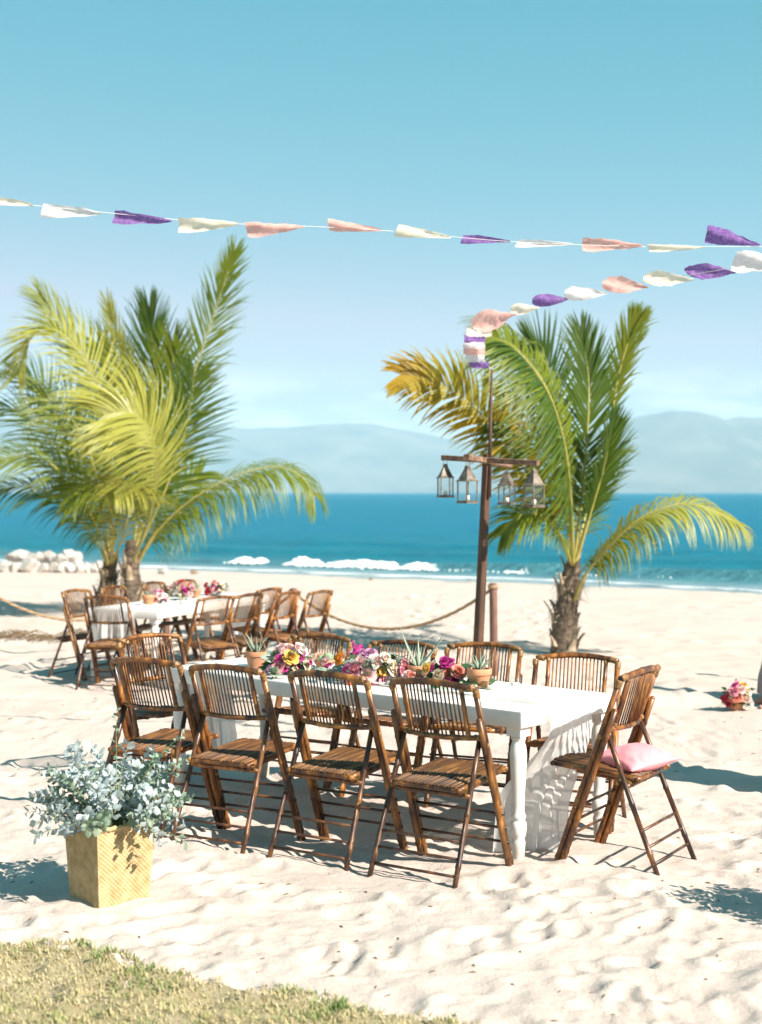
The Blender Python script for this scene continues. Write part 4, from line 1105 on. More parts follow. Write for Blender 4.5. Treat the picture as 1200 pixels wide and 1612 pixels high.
# ------------------------------------------------------------------ woven basket with silvery foliage
def make_basket(loc, rz, label):
    root = empty('woven_basket', loc, rz)
    Hh, rt, rb = .335, .143, .122
    rows, cols, sub = 34, 26, 3
    V, F = [], []
    for side in range(4):
        b0 = len(V); ca, sa = math.cos(side * math.pi / 2), math.sin(side * math.pi / 2)
        nu, nv = cols * sub + 1, rows * sub + 1
        for j in range(nv):
            z = j / (nv - 1); h = rb + (rt - rb) * z
            for i in range(nu):
                u = -1 + 2 * i / (nu - 1)
                cu, cv = i / sub, j / sub
                chk = 1 if (int(cu) + int(cv)) % 2 else -1
                bul = .0028 * abs(math.sin(math.pi * cv)) * (0.75 + .25 * chk) + .0022 * chk * abs(math.sin(math.pi * cu))
                bul += .006 * mnoise.noise(Vector((u * 1.5 + side * 3, z * 2, 1)))
                bul *= min(1, (1 - abs(u)) * 9)
                x, y = u * h, -(h + bul)
                V.append((x * ca - y * sa, x * sa + y * ca, z * Hh - .012))
        for j in range(nv - 1):
            for i in range(nu - 1): F.append((b0 + j * nu + i, b0 + j * nu + i + 1, b0 + (j + 1) * nu + i + 1, b0 + (j + 1) * nu + i))
    npmesh('body', V, F, M['seagrass'], root)
    rim = MB(); pts = []
    for side in range(4):
        a = [(-1, -1), (1, -1), (1, 1), (-1, 1)][side]; b_ = [(1, -1), (1, 1), (-1, 1), (-1, -1)][side]
        for k in range(24):
            t = k / 24; pts.append(Vector(((a[0] * (1 - t) + b_[0] * t) * rt * 1.005, (a[1] * (1 - t) + b_[1] * t) * rt * 1.005, Hh - .012 + .002 * math.sin(k * 2.1))))
    pts.append(pts[0].copy()); rim.tube(pts, [.009 + .0025 * (k % 2) for k in range(len(pts))], 8); rim.build('rim', M['seagrass'], root)
    inn = MB(); inn.box((0, 0, Hh * .80), (rt * .93, rt * .93, .01)); inn.build('soil', M['soil'], root, smooth=False)
    tag(root, label, 'basket', 'woven baskets of silvery foliage')
    return root
def make_bush(loc, label, seed, extra=()):
    r = random.Random(seed); root = empty('silver_foliage', loc)
    def sprig(base, tip, mat, lf=1.0, n=None):
        base, tip = Vector(base), Vector(tip)
        mid = base.lerp(tip, .5) + Vector((0, 0, .07 + .05 * r.random()))
        pts = [base * (1 - t) ** 2 + mid * 2 * t * (1 - t) + tip * t * t for t in [k / 7 for k in range(8)]]
        s = MB(); s.tube(pts, [.0032 * (1 - .75 * k / 7) for k in range(8)], 5); st = s.build('sprig', M['stem'], root)
        lv = MB(); cnt = n or r.randrange(13, 20)
        for k in range(cnt):
            t = .22 + .78 * (k + r.random() * .6) / cnt; i = min(6, int(t * 7)); f = t * 7 - i
            p = pts[i].lerp(pts[min(7, i + 1)], min(1, f)); T = (pts[min(7, i + 1)] - pts[i]).normalized()
            a = k * 2.4 + r.random(); ref = T.cross(Vector((0.3, 0.5, 1))).normalized(); s2 = T.cross(ref)
            d = (ref * math.cos(a) + s2 * math.sin(a) + T * .55).normalized()
            L = lf * (.020 + .020 * r.random()); wv = d.cross(T if abs(d.dot(T)) < .95 else Vector((0, 0, 1))).normalized() * L * .40
            up = d.cross(wv).normalized() * L
            vs = [p, p + d * L * .3 + wv * .75 + up * .05, p + d * L * .68 + wv + up * .02, p + d * L - up * .10, p + d * L * .68 - wv + up * .02, p + d * L * .3 - wv * .75 + up * .05, p + d * L * .5 - up * .12]
            lv.add(vs, [(0, 6, 1), (1, 6, 2), (2, 6, 3), (3, 6, 4), (4, 6, 5), (5, 6, 0)])
        lv.build('leaves', mat, st)
    for k in range(92):
        a = r.random() * 6.283; rr = r.random() ** .5
        base = (.09 * rr * math.cos(a), .09 * rr * math.sin(a), .27)
        out = .10 + .24 * rr + .03 * r.gauss(0, 1); zt = .34 + .27 * (1 - rr ** 1.6) + .05 * r.gauss(0, 1)
        sprig(base, (out * math.cos(a) * 1.08, out * math.sin(a), zt), M['dusty'] if r.random() < .68 else M['dusty_green'], 1.0 + .3 * r.random())
    for tip in extra: sprig((.03, 0, .3), tip, M['dusty_green'], .9, 16)
    tag(root, label, 'foliage', 'woven baskets of silvery foliage')
    return root
bx_, by_ = -1.175, 6.33
g_ = gz(bx_, by_)
make_basket((bx_, by_, g_), R(41), 'square woven seagrass basket in the left foreground')
make_bush((bx_, by_, g_), 'bushy silver-blue foliage spilling from the foreground basket', 41, ((.02, .05, .80), (.33, .02, .70), (.36, -.03, .60), (-.33, .06, .52)))
bx2, by2 = 2.10, 5.98  # guessed second basket and foliage, added out of view to throw a shadow in
make_basket((bx2, by2, gz(bx2, by2)), R(20), 'unseen woven seagrass basket added outside the right foreground for its shadow')
make_bush((bx2, by2, gz(bx2, by2)), 'silver foliage in the unseen basket added for its shadow outside the right foreground', 43)
# high table under a cloth, added unseen past the right edge to cast a shadow
root = empty('shadow_table', (2.86, 9.10, gz(2.86, 9.10)))
mb = MB(); prof = [(.36, -.03), (.345, .05), (.30, .30), (.26, .62), (.27, .85), (.325, 1.0), (.33, 1.03)]
vs, fs, n = [], [], 60
for r0, z in prof:
    for k in range(n):
        a = k / n * 6.283; rr = r0 + .03 * math.sin(a * 9 + z) * (1 - z / 1.03); vs.append((rr * math.cos(a), rr * math.sin(a), z))
for i in range(len(prof) - 1):
    for k in range(n): fs.append((i * n + k, i * n + (k + 1) % n, (i + 1) * n + (k + 1) % n, (i + 1) * n + k))
mb.add(vs, fs); mb.build('cloth', M['white_paint'], root)
mb = MB(); mb.lathe([(.001, 1.02), (.33, 1.02), (.335, 1.03), (.33, 1.042), (.001, 1.042)], 40, caps=False); mb.build('tabletop', M['white_paint'], root)
tag(root, 'round cloth-covered high table added unseen outside the right edge to cast a shadow', 'table')

# bouquet in a terracotta pot on the sand
pp = at(1160, 1113, 13.15); pz = gz(pp.x, pp.y)
def pot_part(root): autosmooth(pot_mesh(.072, .125).build('pot', M['terracotta'], root), 35)
arrangement((pp.x, pp.y, pz - .006), 13.15 / FPX, [(-14, 28, 'coral', 7, 'r'), (-10, 32, 'red', 5, 'r'), (-21, 22, 'red', 6, 'r'), (-15, 12, 'red', 5, 'r'), (-7, 34, 'pink', 9, 'r'), (-6, 24, 'coral', 8, 'r'), (-11, 23, 'coral', 7, 'r'), (0, 24, 'coral', 8, 'r'), (-2, 45, 'magenta', 6, 's'), (4, 36, 'blush', 7, 'r'), (10, 41, 'yellow', 8, 'r'), (14, 33, 'cream', 8, 'r'), (12, 24, 'cream', 10, 'r'), (20, 15, 'white', 6, 'r'), (11, 9, 'white', 4, 'r')], (38, 4), 'bouquet in a terracotta pot standing alone on the sand at right', 51, (.12, .09), pot_part, 'bouquets on the sand')

# ------------------------------------------------------------------ seated guest at the right edge (mostly outside the picture)
M['skin'] = simple('skin', (0.52, 0.29, 0.20), (0.60, 0.36, 0.26), scale=10, rough=0.55, spec=0.35)
M['skirt'] = simple('mauve_grey_cloth', (0.30, 0.235, 0.235), (0.38, 0.30, 0.30), scale=7, rough=0.9, bs=0.3, bscale=90, bd=0.003, spec=0.2)
M['blouse'] = simple('cream_blouse', (0.55, 0.50, 0.45), (0.62, 0.57, 0.52), scale=7, rough=0.9, spec=0.2)
M['hair'] = simple('dark_hair', (0.03, 0.018, 0.012), (0.07, 0.04, 0.025), scale=30, rough=0.5, stretch=(4, 4, .6))
px0, py0 = 4.085, 13.47
pg = gz(px0 - .5, py0 - .3)
guest_chair = copy_tree(proto); guest_chair.location = (px0, py0, gz(px0, py0) - .006); guest_chair.rotation_euler = (0, 0, math.pi / 2 + R(14))
tag(guest_chair, 'bamboo folding chair under the seated guest outside the right edge', 'chair', 'folding chairs on the sand')
person = empty('person', (px0, py0, pg), R(14))
sk = bpy.data.meshes.new('body'); sv, se, sr = [], [], []
def J(p, r_, par=None):
    sv.append(p); sr.append(r_)
    if par is not None: se.append((par, len(sv) - 1))
    return len(sv) - 1
pel = J((.02, 0, .55), .135); wst = J((.03, 0, .74), .115, pel); chs = J((.01, 0, .93), .13, wst); nk0 = J((.0, 0, 1.10), .065, chs); nk1 = J((-.01, 0, 1.17), .052, nk0)
hd0 = J((-.02, 0, 1.25), .082, nk1); hd1 = J((-.025, 0, 1.33), .088, hd0); hd2 = J((-.01, 0, 1.40), .062, hd1)
for s in (-1, 1):
    h = J((-.03, .095 * s, .54), .092, pel); k_ = J((-.40, .10 * s, .535), .062, h); c_ = J((-.455, .10 * s, .36), .052, k_); an = J((-.50, .10 * s, .085), .034, c_)
    he = J((-.475, .10 * s, .045), .034, an); bl = J((-.60, .105 * s, .035), .034, an); to = J((-.685, .11 * s, .022), .020, bl)
    sh = J((.01, .17 * s, 1.05), .055, chs); el = J((-.02, .235 * s, .80), .040, sh); wr = J((-.22, .16 * s, .67), .026, el); pm = J((-.29, .14 * s, .645), .030, wr)
    for q in range(4):
        f0 = J((-.325, (.14 + .016 * (q - 1.5)) * s, .648), .010, pm); f1 = J((-.36 + .006 * abs(q - 1), (.14 + .020 * (q - 1.5)) * s, .640), .009, f0); J((-.385 + .008 * abs(q - 1), (.14 + .021 * (q - 1.5)) * s, .618), .007, f1)
    t0 = J((-.275, (.14 - .032) * s, .650), .011, pm); J((-.315, (.14 - .045) * s, .640), .009, t0)
sk.from_pydata(sv, se, [])
body = link('body', sk, person); sk.materials.append(M['skin'])
md = body.modifiers.new('Skin', 'SKIN'); md.use_smooth_shade = True
for i, r_ in enumerate(sr): sk.skin_vertices[0].data[i].radius = (r_, r_)
sk.skin_vertices[0].data[0].use_root = True
sb_ = body.modifiers.new('Subdivision', 'SUBSURF'); sb_.levels = 2; sb_.render_levels = 2
# toes, face
toes = MB()
for s in (-1, 1):
    for q in range(5):
        y = (.11 + (q - 2) * .0155) * s; x = -.700 - (.012, .008, .004, .0, -.008)[q] if s > 0 else -.700 - (.012, .008, .004, 0, -.008)[4 - q]
        toes.add([Vector((x + v.x * .017, y + v.y * .0085, .017 + v.z * .010)) for v in IV2], IF2)
toes.build('toes', M['skin'], person)
fc = MB()
fc.add([Vector((-.118 + v.x * .016, v.y * .014, 1.292 + v.z * .024)) for v in IV2], IF2)
for s in (-1, 1): fc.add([Vector((-.02 + v.x * .018, .088 * s + v.y * .008, 1.30 + v.z * .028)) for v in IV2], IF2)
fc.mi = 1; fc.add([Vector((-.100 + v.x * .010, v.y * .024, 1.252 + v.z * .008)) for v in IV2], IF2)
fc.mi = 2
for s in (-1, 1): fc.add([Vector((-.099 + v.x * .008, .033 * s + v.y * .013, 1.318 + v.z * .008)) for v in IV2], IF2)
fc.build('face', [M['skin'], M['pet_coral'], M['hair']], person)
hr = MB(); vs = []
for v in IV3:
    p = Vector((.005 + v.x * .108, v.y * .103, 1.335 + v.z * .108))
    if v.x < -.25 and v.z < .45: p.x = max(p.x, -.03)
    if v.x > -.1 and v.z < 0: p.z -= .16 * -v.z
    vs.append(p)
hr.add(vs, IF3); hr.build('hair', M['hair'], person)
def loft(name, secs, mat, n=28, wav=0.0):
    mb = MB(); vs, fs = [], []
    for (c, ax, ay, tilt) in secs:
        for k in range(n):
            a = k / n * 6.283; w = 1 + wav * math.sin(a * 7 + c[0] * 9)
            vs.append((c[0] + ax * w * math.cos(a) * math.cos(tilt), c[1] + ay * w * math.sin(a), c[2] + ax * w * math.cos(a) * math.sin(tilt)))
    for i in range(len(secs) - 1):
        for k in range(n): fs.append((i * n + k, i * n + (k + 1) % n, (i + 1) * n + (k + 1) % n, (i + 1) * n + k))
    mb.add(vs, fs); return mb.build(name, mat, person)
loft('skirt', [((.03, 0, .76), .13, .14, 0), ((.02, 0, .64), .16, .175, .5), ((-.12, 0, .56), .12, .20, 1.2), ((-.30, 0, .555), .105, .205, 1.5), ((-.42, 0, .53), .11, .205, 2.2), ((-.455, 0, .42), .115, .21, 2.9), ((-.50, 0, .25), .12, .22, 3.05), ((-.52, 0, .10), .105, .225, 3.1)], M['skirt'], wav=.05)
loft('blouse', [((.03, 0, .70), .135, .145, 0), ((.03, 0, .80), .125, .135, 0), ((.01, 0, .95), .145, .165, 0), ((.01, 0, 1.05), .115, .185, 0), ((.0, 0, 1.11), .072, .085, 0)], M['blouse'])
tag(person, 'barefoot seated person in a long mauve-grey skirt at the right edge', 'person')

# ------------------------------------------------------------------ lantern post
lp = at(746, 1122, 12.0); lz = gz(lp.x, 12.0)
root = empty('lantern_post', (lp.x, 12.0, lz))
top = at(767.5, 716, 12.0) - Vector((lp.x, 12.0, lz)); tip = at(774.5, 581, 12.0) - Vector((lp.x, 12.0, lz))
base = Vector((0, 0, -.12)); ax = (top - base).normalized()
def square_post(mb, a, b_, h0, h1, yaw):
    T = (b_ - a).normalized(); X = Vector((math.cos(yaw), math.sin(yaw), 0)); X = (X - T * X.dot(T)).normalized(); Y = T.cross(X)
    vs = []; n = 12
    for k in range(n + 1):
        t = k / n; p = a.lerp(b_, t); h = h0 + (h1 - h0) * t; h *= 1 + .05 * mnoise.noise(Vector((t * 6, h0 * 90, 1)))
        for cx, cy in ((-1, -.8), (-.8, -1), (.8, -1), (1, -.8), (1, .8), (.8, 1), (-.8, 1), (-1, .8)): vs.append(p + X * cx * h + Y * cy * h)
    fs = [(8 * k + j, 8 * k + (j + 1) % 8, 8 * k + 8 + (j + 1) % 8, 8 * k + 8 + j) for k in range(n) for j in range(8)]
    fs += [tuple(range(7, -1, -1)), tuple(8 * n + j for j in range(8))]
    mb.add(vs, fs)
mb = MB(); square_post(mb, base, top, .035, .029, .7); autosmooth(mb.build('post', M['post_wood'], root), 35)
mb = MB(); mb.tube([top - ax * .35 + Vector((.03, -.035, 0)), top.lerp(tip, .3) + Vector((.012, -.015, 0)), tip], [.016, .015, .008], 8); mb.build('mast', M['post_wood'], root)
def bar(p, q, h): 
    m_ = MB(); square_post(m_, p, q, h, h, 0.2); return autosmooth(m_.build('crossbar', M['bar_wood'], root), 35)
O_ = Vector((lp.x, 12.0, lz))
bA0, bA1 = at(697, 720.5, 12.22) - O_, at(847, 729, 11.62) - O_
bB0, bB1 = at(734, 722, 11.66) - O_, at(803, 733, 12.30) - O_
bar(bA0, bA1, .022); bB0.z -= .0; bar(bB0 + Vector((0, 0, .012)), bB1 + Vector((0, 0, .004)), .0235)
tag(root, 'leaning brown wooden post with crossed bars and a thin mast', 'post')
def make_lantern():
    root = empty('lantern'); w, hh = .058, .155
    b0 = MB()
    b0.box((0, 0, .008), (w + .006, w + .006, .008)); b0.box((0, 0, .018), (w, w, .004)); b0.build('base', M['tin'], root, smooth=False)
    for sx in (-1, 1):
        for sy in (-1, 1):
            c = MB(); c.box((sx * (w - .003), sy * (w - .003), .02 + hh / 2), (.0042, .0042, hh / 2 + .004)); c.build('corner_post', M['tin'], root, smooth=False)
    rf = MB(); zb = .02 + hh
    rings = [(w + .008, zb), (w + .008, zb + .006), (w * .92, zb + .016), (.020, zb + .098), (.018, zb + .10), (.018, zb + .118), (.012, zb + .126)]
    vs = [(sx * r_, sy * r_, z) for r_, z in rings for sx, sy in ((-1, -1), (1, -1), (1, 1), (-1, 1))]
    fs = [(3, 2, 1, 0)] + [(4 * k + j, 4 * k + (j + 1) % 4, 4 * k + 4 + (j + 1) % 4, 4 * k + 4 + j) for k in range(len(rings) - 1) for j in range(4)]
    nb = 4 * (len(rings) - 1); fs.append((nb, nb + 1, nb + 2, nb + 3)); rf.add(vs, fs); rf.build('roof', M['tin'], root, smooth=False)
    hk = MB(); hk.tube([(0.02 * math.cos(a), 0, zb + .142 + .02 * math.sin(a)) for a in [k / 14 * 6.283 for k in range(15)]], .0022, 6); hk.build('hanging_ring', M['tin'], root)
    for k in range(4):
        g2 = MB(); ca, sa = math.cos(k * math.pi / 2), math.sin(k * math.pi / 2)
        m3 = Matrix.Rotation(k * math.pi / 2, 3, 'Z'); g2.box(m3 @ Vector((0, -(w - .004), .02 + hh / 2)), (w - .009, .001, hh / 2 - .002), m3); g2.build('pane', M['glass'], root, smooth=False)
    cd = MB(); cd.lathe([(.018, .022), (.018, .06), (.016, .062), (.001, .061)], 12); cd.build('candle', M['candle'], root)
    return root
lan0 = make_lantern(); first = True
for (px, pyb, d, rz, lab) in ((698, 777, 12.20, R(14), 'tin lantern hanging at the outer left end of the crossbar'), (736, 778.5, 11.72, R(38), 'tin lantern hanging left of the post, on the nearer bar'), (798, 782, 12.26, R(60), 'tin lantern hanging right of the post, on the farther bar'), (841, 787, 11.64, R(36), 'large sunlit tin lantern hanging at the right end of the crossbar')):
    o = lan0 if first else copy_tree(lan0); first = False
    p = at(px, pyb, d); o.location = p; o.rotation_euler = (0, 0, rz)
    if d < 11.9: o.scale = (1.0, 1.0, 1.0)
    else: o.scale = (.93, .93, .93)
    # hook the ring on the bar above it
    ab, qb = (bA0, bA1) if px in (698, 841) else (bB0, bB1)
    t = (px - 697) / 150 if px in (698, 841) else (px - 734) / 69
    bp_ = ab.lerp(qb, min(.97, max(.03, t))) + O_
    o.location = (bp_.x, bp_.y, bp_.z - .018 - .337 * o.scale[0])
    tag(o, lab, 'lantern', 'lanterns on the post')

# rope barrier along the beach
def rope_post(px, d, ytop, lean, label, group='posts of the rope barrier'):
    x = (px - 600) / FPX * d; z0 = gz(x, d); zt = CAM_H + (775 - ytop) / FPX * d
    root = empty('rope_post', (x, d, z0)); h = zt - z0
    mb = MB(); mb.tube([(0, 0, -.1), (lean * .3, 0, h * .3), (lean * .7, 0, h * .7), (lean, 0, h - .012), (lean, 0, h)], [.044, .043, .042, .041, .032], 14); autosmooth(mb.build('post', M['rope_post'], root), 50)
    c = MB(); pts = [(lean + .047 * math.cos(a), .047 * math.sin(a), h - .06 + .016 * a / 6.283) for a in [k / 16 * 6.283 for k in range(41)]]; c.tube(pts, .011, 6); c.build('rope_turns', M['rope'], root)
    tag(root, label, 'post', group)
    return Vector((x + lean, d, zt - .05))
PR = [rope_post(-45, 16.9, 905, 0, 'rope post outside the left edge'), rope_post(262, 17.9, 922, 0, 'rope post hidden behind the flowers of the far table'), rope_post(461, 17.0, 926, .01, 'short rope post behind the far chairs'), rope_post(778, 15.6, 918, -.01, 'reddish rope post beside the lantern post'), rope_post(1275, 15.0, 925, 0, 'rope post outside the right edge')]
def twist_rope(name, a, b_, sag, label):
    L = (b_ - a).length; n = int(L / .03); ctr = []
    for k in range(n + 1):
        t = k / n; p = a.lerp(b_, t); p.z -= sag * 4 * t * (1 - t); ctr.append(p)
    root = MB()
    for s in range(3):
        pts = []
        for k, p in enumerate(ctr):
            T = (ctr[min(n, k + 1)] - ctr[max(0, k - 1)]).normalized(); U = T.cross(Vector((0, 0, 1))).normalized(); V = U.cross(T)
            ph = k * .62 + s * 2.094; pts.append(p + (U * math.cos(ph) + V * math.sin(ph)) * .0095)
        root.tube(pts, .0105, 6)
    tag(root.build(name, M['rope']), label, 'rope', 'ropes of the barrier')
twist_rope('barrier_rope', PR[0], PR[1], .42, 'sagging rope left of the far chairs')
twist_rope('barrier_rope', PR[1], PR[2], .35, 'sagging rope behind the far table')
twist_rope('barrier_rope', PR[2], PR[3], .43, 'sagging rope between the far chairs and the lantern post')

# ------------------------------------------------------------------ bunting
def catmull(P, n):
    P = [Vector(p) for p in P]; out = []
    for k in range(n):
        t = k / (n - 1) * (len(P) - 1); i = min(len(P) - 2, int(t)); f = t - i
        p0, p1, p2, p3 = P[max(0, i - 1)], P[i], P[i + 1], P[min(len(P) - 1, i + 2)]
        out.append(.5 * ((2 * p1) + (p2 - p0) * f + (2 * p0 - 5 * p1 + 4 * p2 - p3) * f * f + (3 * p1 - p0 - 3 * p2 + p3) * f ** 3))
    return out
def flag(root, L, T, Hh, col, seed, up=0.5, taper=1.0, rhomb=False):
    """a square of cloth blown along its string and crumpled: L its left end, T its right end"""
    r = random.Random(seed); mb = MB(); nu, nv = 13, 7; vs = []
    D = T - L; ln = D.length; Dn = D.normalized(); Z = Vector((0, 0, 1)); Zp = (Z - Dn * Z.dot(Dn)).normalized(); Y = Dn.cross(Zp)
    notch = r.uniform(-.12, .22)
    for i in range(nu):
        u = i / (nu - 1)
        hgt = Hh * ((1 - u) ** .75 * taper + (1 - taper) + .10) * (.72 + .28 * math.sin(min(1, u * 3 + .25) * math.pi / 2))
        if rhomb: hgt = Hh * (.12 + .88 * math.sin(math.pi * min(1, .10 + .95 * u ** .8)))
        for j in range(nv):
            v = j / (nv - 1)
            x = u * ln + (notch * ln * .5 * (v - .5) * (1 - u))
            f1 = mnoise.noise(Vector((u * 3.2, v * 2.6, seed))); f2 = mnoise.noise(Vector((u * 8, v * 5, seed + 4)))
            z = (v - (1 - up)) * hgt * (1 + .22 * f2) + .13 * f1 * Hh * (1 - u * .6)
            y = .055 * math.sin(v * 5.2 + u * 3.5 + seed) * (1 - u * .7) * Hh * 7 * .5 + .03 * f2 * Hh * 6
            vs.append(L + Dn * x + Zp * z + Y * y)
    mb.add(vs, [(i * nv + j, i * nv + j + 1, (i + 1) * nv + j + 1, (i + 1) * nv + j) for i in range(nu - 1) for j in range(nv - 1)])
    return mb.build('flag', M['flag_' + col], root)
r1 = empty('bunting', at(-300, 280, 9.4))
def sub(root, mb_pts, rad):
    s = MB(); s.tube([p - root.location for p in mb_pts], rad, 5); return s.build('string', M['string'], root)
S1 = [(-420, 285), (-160, 303), (0, 318), (160, 334), (330, 350), (480, 356), (620, 364), (800, 380), (1000, 388), (1110, 388), (1200, 388), (1330, 385), (1480, 378)]
sub(r1, catmull([at(x, y, 9.2) for x, y in S1], 120), .0017)
F1 = [(-290, 293, -195, 303, 28, 'pink', .6), (-170, 302, -80, 312, 28, 'purple', .6), (-60, 311, 52, 323, 22, 'cream', .55), (66, 330, 158, 336, 26, 'white', .45), (179, 342, 270, 348, 24, 'purple', .5), (281, 354, 375, 352, 26, 'cream', .45), (388, 362, 480, 356, 26, 'pink', .5), (517, 354, 602, 363, 20, 'pink', .55), (624, 363, 710, 374, 22, 'cream', .55), (727, 377, 804, 380, 16, 'purple', .55), (814, 383, 902, 384, 15, 'white', .5), (917, 385, 1012, 386, 24, 'pink', .5), (1021, 390, 1108, 389, 14, 'cream', .45), (1111, 374, 1197, 386, 30, 'purple', .7), (1220, 388, 1310, 386, 26, 'white', .5)]
for i, (x0, y0, x1, y1, hh, col, up) in enumerate(F1):
    flag(r1, at(x0, y0, 9.2) - r1.location, at(x1, y1, 9.2) - r1.location, hh / FPX * 9.2 * .95, col, 60 + i, up)
tag(r1, 'upper string of pink, purple, cream and white flags across the sky', 'bunting', 'strings of bunting')
r2 = empty('bunting', at(774, 580, 12.0))
S2 = [(774.5, 582, 12.0), (764, 570, 11.95), (756, 552, 11.85), (757, 532, 11.7), (772, 515, 11.5), (820, 492, 11.1), (890, 468, 10.6), (960, 455, 10.1), (1040, 441, 9.6), (1120, 427, 9.2), (1200, 412, 8.9), (1300, 396, 8.6), (1460, 372, 8.2)]
sub(r2, catmull([at(*q) for q in S2], 100), .0017)
F2 = [(739, 573, 770, 575, 11, 'purple', 11.95, .5, .2), (733, 562, 763, 563, 14, 'white', 11.9, .5, .1), (730, 550, 764, 551, 15, 'pink', 11.85, .5, .1), (730, 540, 763, 541, 14, 'white', 11.8, .5, .1), (731, 533, 764, 531, 13, 'purple', 11.7, .5, .1), (735, 520, 775, 522, 18, 'cream', 11.6, .5, .3), (744, 512, 812, 494, 32, 'pink', 11.3, .5, .55), (804, 488, 850, 484, 17, 'cream', 11.0, .5, .7), (838, 474, 899, 470, 19, 'purple', 10.7, .5, .7), (889, 462, 957, 462, 22, 'white', 10.3, .5, .6), (948, 447, 1021, 452, 25, 'pink', 10.0, .5, .8), (1013, 438, 1091, 441, 23, 'cream', 9.7, .5, .8), (1079, 426, 1158, 429, 25, 'purple', 9.4, .5, .8), (1155, 412, 1232, 414, 32, 'white', 9.1, .5, .5), (1250, 402, 1330, 398, 28, 'pink', 8.8, .5, .8)]
for i, (x0, y0, x1, y1, hh, col, d, up, tp_) in enumerate(F2):
    flag(r2, at(x0, y0, d) - r2.location, at(x1, y1, d) - r2.location, hh / FPX * d * 1.02, col, 90 + i, up, tp_, tp_ > .5)
tag(r2, 'lower string of flags curving down to the mast of the lantern post', 'bunting', 'strings of bunting')

# ------------------------------------------------------------------ young coconut palms
def frond(tree, org, pts, mat, L=0.8, hang=0.35, up=(0, -.4, 1), wind=(0, 0, 0), n=52, ang=(62, 22), seed=1, start=.16, lift=.15, width=.042, sides=(1, 1), r0=.024):
    r = random.Random(seed); n = int(n * 1.4); width *= .60
    C = catmull([at(*p) - org for p in pts], 44)
    rc = MB(); rc.tube(C, [r0 * (1 - .86 * (k / 43) ** .8) for k in range(44)], 7)
    fr = rc.build('frond', M['rachis'], tree)
    lv = MB(); w_ = Vector(wind); U = Vector(up).normalized()
    for sgn, ls in ((1, sides[0]), (-1, sides[1])):
        if ls <= 0: continue
        for k in range(n):
            t = start + (1 - start) * (k + r.random() * .7) / n
            q = t * 43; i = min(42, int(q)); p = C[i].lerp(C[i + 1], q - i); T = (C[min(43, i + 2)] - C[max(0, i - 1)]).normalized()
            S = T.cross(U)
            S = S.normalized() if S.length > .05 else Vector((1, 0, 0)); N = S.cross(T)
            tt = (t - start) / (1 - start)
            a = R(ang[0] + (ang[1] - ang[0]) * tt + r.gauss(0, 4))
            ln = L * ls * (.45 + .75 * math.sin(math.pi * (.12 + .72 * tt))) * (1 - .42 * tt ** 3) * r.uniform(.9, 1.08)
            d = (S * sgn * math.sin(a) + T * math.cos(a) + N * lift + Vector((r.gauss(0, .05), r.gauss(0, .05), r.gauss(0, .05)))).normalized()
            hg = hang * r.uniform(.75, 1.25); wdir = d.cross(N).normalized()
            if r.random() < .06: hg += .5
            vs = []; m = 6; pp_ = p.copy(); dd = d.copy()
            for j in range(m + 1):
                s = j / m
                w = width * .5 * (min(1, .35 + s * 3.2)) * (1 - s ** 2.2) + .0012
                fold = N * w * .35
                vs += [pp_ - wdir * w + fold, pp_, pp_ + wdir * w + fold]
                dd = (dd + (Vector((0, 0, -1)) * hg + w_) * (.32 * (.3 + s))).normalized()
                pp_ = pp_ + dd * ln / m
            lv.add(vs, [(3 * j + b_, 3 * j + b_ + 1, 3 * j + b_ + 4, 3 * j + b_ + 3) for j in range(m) for b_ in (0, 1)])
    lv.build('leaflets', mat, fr)
    return fr
